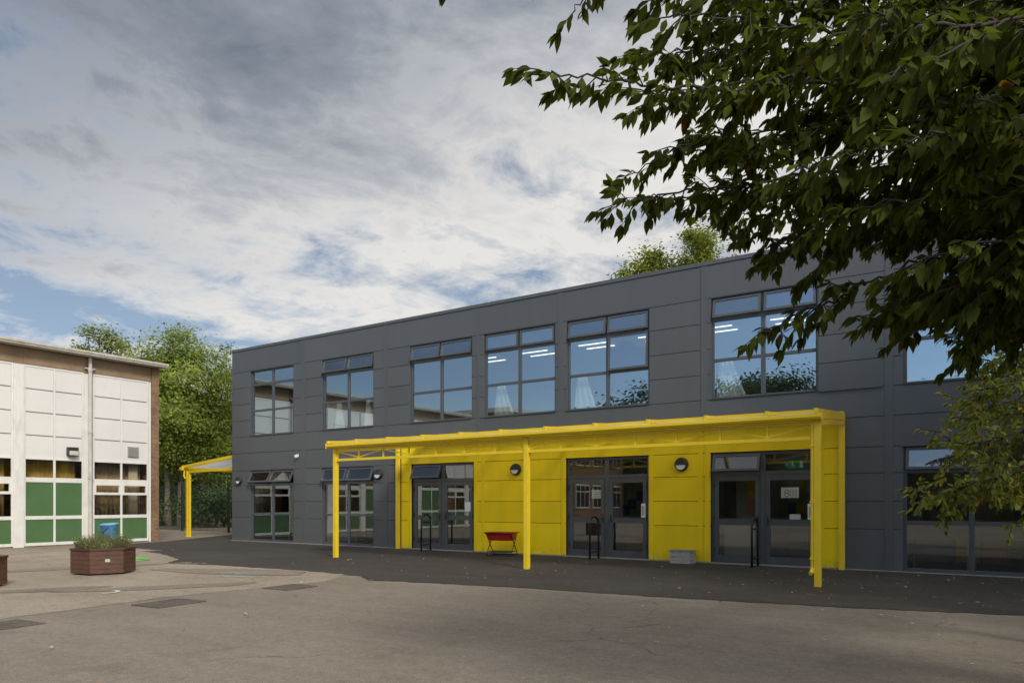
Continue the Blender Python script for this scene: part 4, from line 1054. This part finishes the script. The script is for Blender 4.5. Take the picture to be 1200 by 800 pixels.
for i, (px, d, h, w) in enumerate([(190,46,1.3,1.2),(243,42.5,3.4,1.6),(222,47,2.0,1.6),(262,44,3.0,1.8),(282,46,4.0,2.4),(180,47,3.2,2.0)]):
    tree('shrub', ['low dark shrub at the foot of the pale trunks','leafy mid green shrub framed by the end canopy','low shrub behind the end canopy post','shrub against the corner of the grey building','tall shrub hidden behind the grey building corner','shrub half hidden by the hall\'s brick pier'][i], *T(px, d), h, w, .15, M['under'], M['bark'], 46, 90, .17, 50+i, 'round', .05, group='shrubs under the trees', csize=.8)
# far wood line behind
for i, (px, d, h) in enumerate([(150,70,8),(185,72,9),(218,68,8.5),(250,70,9),(285,66,10)]):
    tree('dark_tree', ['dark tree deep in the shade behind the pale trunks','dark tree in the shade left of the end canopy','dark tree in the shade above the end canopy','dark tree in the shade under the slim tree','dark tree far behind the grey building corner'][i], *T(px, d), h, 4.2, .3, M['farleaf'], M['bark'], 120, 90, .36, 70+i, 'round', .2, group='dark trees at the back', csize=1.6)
# trees behind the flat roof
G2 = 'trees behind the flat roof'
tree('sycamore_tree', 'green and yellow tree top showing over the roof edge, left half of the clump', *T(757, 42), 16.0, 1.9, 8, M['sycamore'], M['bark'], 110, 330, .2, 31, 'round', .2, group=G2, csize=.95)
tree('sycamore_tree', 'tallest green tree top showing over the flat roof', *T(812, 42), 17.4, 2.0, 8, M['sycamore'], M['bark'], 110, 330, .2, 37, 'round', .2, group=G2, csize=.95)
tree('maple_tree', 'amber autumn tree top poking over the roof beside the green clump', *T(853, 43), 16.9, .75, 7, M['amber'], M['bark'], 22, 80, .22, 41, 'cone', .12, group=G2, csize=.6)
tree('maple_tree', 'last small amber tree top over the roof, farthest right', *T(878, 43), 16.6, .6, 7, M['amber'], M['bark'], 14, 70, .22, 43, 'cone', .1, group=G2, csize=.5)
# trees behind the camera that the windows mirror
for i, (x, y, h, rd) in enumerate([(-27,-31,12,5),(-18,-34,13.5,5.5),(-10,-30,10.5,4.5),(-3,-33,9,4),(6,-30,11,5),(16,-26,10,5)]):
    tree('lime_tree', ['broad dark tree beyond the brick wing','tall dark tree behind the yard','round dark tree behind the yard','smaller dark tree behind the yard, nearest the middle','dark tree behind the yard towards the right','dark tree at the right of the yard behind the camera'][i], x, y, h, rd, 2, M['farleaf'], M['bark'], 110, 260, .34, 90+i, 'round', .25, group='trees along the far side of the yard', csize=1.9)

tree('lime_tree', 'broad dark tree added at the right of the yard, out of frame, to shade the facade', 8.5, 10.5, 14.0, 4.6, 2.5, M['farleaf'], M['bark'], 130, 100, .42, 131, 'round', .3, csize=1.7)  # added out of view to block sun and sky from the right facade
he = thing('hedge', 'long dark clipped hedge added behind the camera to hide the bright horizon from the windows', 'hedge', (-6, -37, 0))  # unseen, added so the panes mirror dark growth instead of pale horizon
r = np.random.default_rng(77); n_ = 26000
P = np.stack([r.uniform(-46, 40, n_), -37+r.choice([-1, 1], n_)*r.uniform(.5, .75, n_), 0.1+4.2*r.random(n_)], 1)
V, F = leaf_cloud(P, np.tile([0, 1., .3], (n_, 1)), .34, 78); mesh_np('foliage', V, F, M['farleaf'], he)
b = MB(); b.box(-46, 40, -37.5, -36.5, 0, 4.0); b.build('inner_growth', M['bark'], he)
# ------------------------------------------------------------------ the cherry tree overhead
def P3(u, v, d): return np.array(from_cam((u-600)/845*d, d, EYE+(588-v)/845*d))
def spline(pts, n):
    pts = np.array(pts); m = len(pts); out = []
    for i in range(m-1):
        p0 = pts[max(i-1, 0)]; p1 = pts[i]; p2 = pts[i+1]; p3 = pts[min(i+2, m-1)]
        for j in range(n):
            t = j/n; out.append(.5*((2*p1)+(-p0+p2)*t+(2*p0-5*p1+4*p2-p3)*t*t+(-p0+3*p1-3*p2+p3)*t**3))
    out.append(pts[-1]); return np.array(out)
class Leaves:
    """pointed, folded, drooping leaf blades collected into one mesh"""
    def __init__(s): s.a = []; s.d = []; s.n = []; s.L = []
    def put(s, a, d, n, L): s.a.append(a); s.d.append(d); s.n.append(n); s.L.append(L)
    def mesh(s, r, wid=.42, bend=.25, fold=.22):
        A = np.array(s.a); D = np.array(s.d); N = np.array(s.n); L = np.array(s.L)[:, None]
        D /= np.linalg.norm(D, axis=1)[:, None]
        W = np.cross(D, N); W /= np.linalg.norm(W, axis=1)[:, None]; N = np.cross(W, D)
        ts = [0, .12, .34, .6, .84, 1.0]; ws = [.05, .42, 1.0, .86, .34, .0]
        cols = []
        bd = bend*(r.random((len(A), 1))*1.5-.2)
        for t, w in zip(ts, ws):
            c = A + D*L*t - N*L*bd*t*t
            e = W*L*wid*.5*w; up = N*L*wid*.5*w*fold
            cols += [c-e+up, c, c+e+up]
        V = np.stack(cols, 1); n = len(A); V = V.reshape(-1, 3)
        f = []
        for i in range(5): f += [(3*i, 3*i+1, 3*i+4, 3*i+3), (3*i+1, 3*i+2, 3*i+5, 3*i+4)]
        f = np.array(f); F = (f[None] + (np.arange(n)*18)[:, None, None]).reshape(-1, 4)
        return V, F
def hang_branch(path, r0, r1, wood, lv, r, gap, shoot, leafL, start=.15, droop=.6, dens=1.0, second=0):
    pts = spline(path, 8); n = len(pts)
    seg = np.linalg.norm(np.diff(pts, axis=0), axis=1); cum = np.concatenate([[0], np.cumsum(seg)]); tot = cum[-1]
    pts[1:-1] += r.normal(0, .012, (n-2, 3))
    wood.tube([tuple(p) for p in pts], [r0+(r1-r0)*c/tot for c in cum], 6)
    s = tot*start; side = 1; nxt = tot*.42
    def at(q):
        i = min(n-2, max(0, np.searchsorted(cum, q)-1)); t = (q-cum[i])/max(seg[i], 1e-6); return pts[i]+(pts[i+1]-pts[i])*t, (pts[i+1]-pts[i])/max(seg[i], 1e-6)
    def leafy(p, dirv, Ls):
        """a twig with alternate leaves that hang"""
        m = max(2, int(Ls/.10)); q = p.copy(); dv = dirv.copy(); tw = [p.copy()]
        for i in range(m):
            dv = dv+np.array([0, 0, -.10*droop])+r.normal(0, .07, 3); dv /= np.linalg.norm(dv); q = q+dv*(Ls/m); tw.append(q.copy())
        wood.tube([tuple(x) for x in tw], [.0045-.003*i/m for i in range(m+1)], 4, cap=False)
        tw = np.array(tw); k_ = max(3, int(Ls/.034*dens)); sd_ = 1
        for i in range(k_):
            t = (i+.6)/k_; j = min(m-1, int(t*m)); bp = tw[j]+(tw[j+1]-tw[j])*(t*m-j); ax = tw[j+1]-tw[j]; ax /= np.linalg.norm(ax)
            lat = np.cross(ax, [0, 0, 1.]); lat /= (np.linalg.norm(lat)+1e-6); sd_ = -sd_
            ld_ = ax*r.uniform(.5, 1.1)+lat*sd_*r.uniform(.15, .75)+np.array([0, 0, -r.uniform(.1, 1.0)*droop*1.3])+r.normal(0, .2, 3)
            ld_ /= np.linalg.norm(ld_)
            nn = np.array([0, 0, 1.])+lat*sd_*.5+r.normal(0, .35, 3)
            lv.put(bp+ld_*.012, ld_, nn, leafL*r.uniform(.62, 1.15))
        # tuft at the tip
        for i in range(3):
            ld_ = dv+np.array([0, 0, -.5*droop])+r.normal(0, .3, 3); lv.put(tw[-1], ld_/np.linalg.norm(ld_), np.array([0,0,1.])+r.normal(0,.3,3), leafL*r.uniform(.6, 1.05))
    while s < tot:
        p, ax = at(s); fr_ = s/tot
        lat = np.cross(ax, [0, 0, 1.]); lat /= (np.linalg.norm(lat)+1e-6); side = -side
        Ls = shoot*(1-.72*fr_)*r.uniform(.6, 1.25)
        an = R(r.uniform(-25, 65)); an2 = math.cos(an)*side
        dv = ax*r.uniform(.35, .85)+lat*an2*r.uniform(.4, .9)+np.array([0, 0, -math.sin(an)*.9]); dv /= np.linalg.norm(dv)
        leafy(p, dv, max(.10, Ls))
        if second and s > nxt and fr_ < .9:
            nxt = s+tot*r.uniform(.07, .12)
            an = R(r.uniform(-50, 60)); q = .28+(1-fr_)*r.uniform(.5, 1.0)*second
            dv = ax*.8+lat*side*math.cos(an)*.55+np.array([0, 0, -math.sin(an)*.62]); dv /= np.linalg.norm(dv)
            hang_branch([p, p+dv*q*.5+r.normal(0, .03, 3), p+dv*q+np.array([0, 0, -.12*q])+r.normal(0, .04, 3)], .010, .003, wood, lv, r, gap*1.15, shoot*.62, leafL, .1, droop, dens)
        s += gap*r.uniform(.6, 1.4)
    leafy(pts[-1], (pts[-1]-pts[-3])/np.linalg.norm(pts[-1]-pts[-3]), .14)
cr = np.random.default_rng(5)
wood, lv = MB(), Leaves()
base = np.array(from_cam(5.4, 3.5, 0)); fork = np.array(from_cam(5.3, 3.5, 2.1))
ch = thing('cherry_tree', 'large cherry tree with drooping dark leaves hanging across the upper right', 'tree', tuple(base))
wood.tube([tuple(base+np.array([0,0,-.05])), tuple(base+np.array([.02,0,.3])), tuple(base*.5+fork*.5+np.array([.03,.02,0])), tuple(fork), tuple(np.array(from_cam(5.2,3.6,3.2))), tuple(np.array(from_cam(4.9,3.9,5.2))), tuple(np.array(from_cam(4.8,4,7)))], [.30,.22,.19,.18,.13,.08,.02], 12)
f1, f2, f3 = fork, np.array(from_cam(5.25, 3.55, 2.9)), np.array(from_cam(5.0, 3.8, 4.4))
limbs = [
 # (start, [(u,v,d)...], gap, shoot, leaf)
 (f2, [(1400,190,3.7),(1150,185,3.8),(950,205,4.0),(810,222,4.1),(725,238,4.1)], .10, .50),
 (f2, [(1400,110,3.5),(1150,95,3.6),(950,100,3.7),(800,105,3.8),(700,92,3.8),(632,82,3.8)], .10, .42),
 (f1, [(1350,270,3.9),(1150,290,4.0),(1040,322,4.0),(985,348,4.0),(930,372,4.0),(893,388,4.0)], .13, .30),
 (f2, [(1350,230,4.2),(1150,240,4.3),(1020,262,4.4),(945,285,4.4),(905,305,4.4)], .10, .42),
 (f1, [(1350,330,3.6),(1180,318,3.7),(1090,340,3.8),(1025,368,3.8)], .09, .40),
 (f1, [(1350,330,3.3),(1210,310,3.4),(1150,325,3.4),(1105,340,3.4)], .09, .36),
 (f1, [(1400,300,4.3),(1220,300,4.6),(1120,320,4.7),(1060,345,4.7)], .09, .42),
 (f3, [(1450,-60,2.6),(1230,10,2.5),(1110,60,2.5),(1040,95,2.5)], .10, .36),
 (f3, [(1450,40,3.0),(1150,30,3.1),(980,35,3.2),(860,20,3.3),(785,20,3.3)], .09, .42),
 (f3, [(1500,-200,3.8),(1200,-120,3.8),(900,-95,3.9),(700,-60,3.9),(575,-38,3.9)], .16, .30),
 (f3, [(1500,-260,3.7),(1000,-210,3.6),(600,-130,3.6),(430,-85,3.6),(345,-42,3.6)], .22, .22),
 (f2, [(1350,150,4.6),(1100,150,4.9),(950,158,5.0),(850,168,5.0),(775,185,5.0),(735,205,5.0)], .10, .48),
 (f2, [(1350,210,5.3),(1150,225,5.7),(1000,238,5.8),(900,252,5.8),(830,250,5.8)], .10, .50),
 (f3, [(1300,90,5.2),(1100,70,5.6),(950,60,5.7),(850,65,5.7),(790,80,5.6)], .10, .50),
 (f3, [(1300,-10,4.6),(1100,-5,4.8),(950,0,4.9),(850,-10,4.9),(790,-15,4.9)], .10, .50),
 (f2, [(1380,160,3.0),(1200,150,3.0),(1080,160,3.1),(1000,180,3.2),(940,195,3.2)], .10, .40),
 (f2, [(1400,60,4.0),(1150,55,4.1),(1000,70,4.2),(900,90,4.3),(820,110,4.3),(760,120,4.3)], .10, .48),
 (f2, [(1350,250,4.8),(1200,260,5.0),(1080,270,5.1),(1000,290,5.2)], .10, .50),
 (f1, [(1350,280,3.2),(1230,275,3.2),(1130,290,3.2),(1070,310,3.3)], .10, .40),
 (f2, [(1350,200,3.4),(1220,210,3.4),(1100,225,3.5),(1010,245,3.6),(960,262,3.6)], .10, .42),
 (f3, [(1350,120,4.4),(1200,115,4.5),(1060,125,4.6),(930,135,4.7)], .10, .50),
 (f2, [(1350,180,5.4),(1230,175,5.8),(1120,185,6.0),(1010,195,6.1)], .11, .55),
 (f1, [(1400,240,4.7),(1280,235,5.1),(1190,240,5.2),(1110,250,5.3)], .11, .55),
 (f3, [(1400,20,5.0),(1250,30,5.6),(1130,40,5.8),(1020,50,5.9)], .11, .55),
 (f2, [(1350,150,3.9),(1150,140,4.0),(950,150,4.2),(850,160,4.2),(785,172,4.2)], .10, .45),
 (f2, [(1350,215,4.4),(1150,215,4.5),(950,222,4.6),(850,228,4.6),(760,232,4.6)], .10, .45),
 (f3, [(1350,70,4.4),(1150,70,4.5),(950,65,4.5),(850,60,4.5),(750,62,4.5)], .10, .45),
 (f2, [(1350,250,4.6),(1150,252,4.8),(1000,268,4.9),(920,278,4.9),(865,275,4.9)], .10, .42),
 (f1, [(1350,320,4.2),(1180,310,4.3),(1110,330,4.3),(1055,358,4.3)], .09, .42),
 (f1, [(1350,370,3.8),(1230,340,3.9),(1170,352,3.9),(1135,362,3.9)], .09, .35),
 (f1, [(1350,300,4.8),(1230,330,5.0),(1150,345,5.1),(1095,352,5.1)], .09, .45),
 (f1, [(1350,360,4.6),(1240,360,4.9),(1180,372,5.0),(1120,375,5.0)], .09, .42),
 (f3, [(1350,-20,3.6),(1150,-10,3.7),(950,0,3.8),(850,-5,3.8),(775,-5,3.8)], .10, .42),
 (f3, [(1400,25,3.4),(1220,12,3.5),(1100,18,3.6),(1010,25,3.6)], .10, .42),
 (f3, [(1450,-30,3.2),(1290,-14,3.2),(1190,-2,3.3),(1110,12,3.3)], .10, .42),
 (f2, [(1400,110,3.2),(1270,100,3.3),(1170,110,3.4),(1090,125,3.4)], .10, .42),
 (f1, [(1350,335,4.6),(1220,345,4.8),(1140,360,4.9),(1078,378,4.9)], .09, .36),
 (f1, [(1350,350,5.0),(1240,365,5.2),(1180,385,5.3),(1130,400,5.3)], .09, .34),
 # overhead, shading the rest
 (f3, [(1400,-200,4.4),(1150,-150,4.8),(950,-130,5.0),(800,-100,5.1)], .11, .6),
 (f3, [(1400,-400,4.6),(1150,-380,5.0),(950,-330,5.3)], .13, .65),
 (f3, [(1500,-500,3.6),(1200,-420,3.4),(1000,-350,3.4)], .13, .65),
 (f3, [(1600,-600,4.6),(1350,-650,5.2),(1150,-640,5.6)], .14, .7),
]
for st, way, gap, shoot in limbs:
    path = [st]+[P3(*w) for w in way]
    hang_branch(path, .021, .004, wood, lv, cr, gap*.52, shoot*.88, .102, .18, .72, 1.75, .9)
# limbs that grow away from the photograph, to the right and behind
for l_, d_, z_ in [(8.3,2.4,4.5),(7,1,4.2),(5,.6,5.2),(6.6,3.0,7.2),(4.2,4.8,7.0)]:
    e = np.array(from_cam(l_, d_, z_)); hang_branch([f3, f3*.5+e*.5+np.array([0,0,.35]), e], .05, .008, wood, lv, cr, .16, .7, .118, .25)
V, F = lv.mesh(cr)
NL = len(lv.a)
crown = mesh_np('crown', V, F, M['cherry'], ch)
wood.build('trunk', M['bark'], ch, smooth=True)
print('cherry leaves', NL)

# ------------------------------------------------------------------ pale green young tree by the wall, right
wood, lv = MB(), Leaves(); yr = np.random.default_rng(9)
b0 = np.array(from_cam(5.9, 7.0, 0)); k1 = np.array(from_cam(5.85, 7.0, 1.6)); k2 = np.array(from_cam(5.8, 7.0, 2.6))
yt = thing('young_tree', 'young tree with small pale yellow green leaves at the right edge', 'tree', tuple(b0))
wood.tube([tuple(b0+np.array([0,0,-.05])), tuple(k1), tuple(k2), tuple(np.array(from_cam(5.7, 7.1, 4.2)))], [.09,.07,.05,.015], 8)
for st, way, gap, shoot in [
 (k1, [(1250,540,6.8),(1170,560,6.7),(1110,572,6.7),(1075,572,6.7)], .11, .38),
 (k1, [(1250,500,6.6),(1180,510,6.5),(1130,520,6.5),(1095,505,6.5)], .10, .42),
 (k2, [(1260,440,6.9),(1200,440,6.8),(1160,455,6.8),(1130,470,6.8)], .10, .42),
 (k2, [(1260,400,7.2),(1210,405,7.3),(1175,425,7.3),(1150,445,7.3)], .10, .45),
 (k1, [(1250,560,7.4),(1190,545,7.4),(1150,540,7.4)], .10, .45),
 (k2, [(1250,480,7.5),(1200,480,7.5),(1160,490,7.5),(1125,490,7.5)], .10, .45),
 (k2, [(1250,380,7.0),(1190,370,7.0),(1150,380,7.0)], .10, .5),
 (k2, [(1300,330,7.0),(1230,320,7.1),(1170,330,7.2)], .10, .5),
 (k1, [(1270,585,6.9),(1220,575,6.8),(1180,580,6.8)], .10, .35),
 (k2, [(1350,400,6.6),(1400,360,6.2)], .1, .5), (k2, [(1330,380,7.6),(1360,330,8.0)], .1, .5), (k1, [(1350,470,7.0),(1420,450,6.9)], .1, .5)]:
    hang_branch([st]+[P3(*w) for w in way], .022, .004, wood, lv, yr, gap*.42, shoot, .074, .10, .55, 1.5, .8)
V, F = lv.mesh(yr, .5, .2, .2)
mesh_np('crown', V, F, M['lime'], yt); wood.build('trunk', M['bark'], yt, smooth=True)
print('lime leaves', len(lv.a))

# ------------------------------------------------------------------ fallen leaves and grit
r = np.random.default_rng(21); P = []
for n, (xa, xb, ya, yb) in ((300, (-14, 4, 11.0, 17.2)), (120, (-4, 4, 12, 17.2)), (90, (-12, 3, 2, 11)), (40, (-24, -11, 5, 13)), (60, (-.9, 2.8, 6.2, 10.5))):
    P.append(np.stack([r.uniform(xa, xb, n), r.uniform(ya, yb, n)], 1))
P.append(r.normal(0, .22, (26, 2))+np.array([.35, 6.0])); P.append(r.normal(0, .3, (14, 2))+np.array([.95, 6.5]))
P = np.concatenate(P)
lv = Leaves()
for x, y in P:
    a = r.uniform(0, 6.28); lv.put(np.array([x, y, .020+r.uniform(0, .008)]), np.array([math.cos(a), math.sin(a), r.uniform(-.02, .12)]), np.array([r.normal(0,.15), r.normal(0,.15), 1.]), r.choice([.025, .035, .05, .07]))
V, F = lv.mesh(r, .55, -.15, .35); V[:, 2] = np.maximum(V[:, 2], .016)
o = mesh_np('fallen_leaves', V, F, M['fallen']); tag(o, 'pale and brown fallen leaves scattered over the asphalt', 'leaves', None, 'stuff')
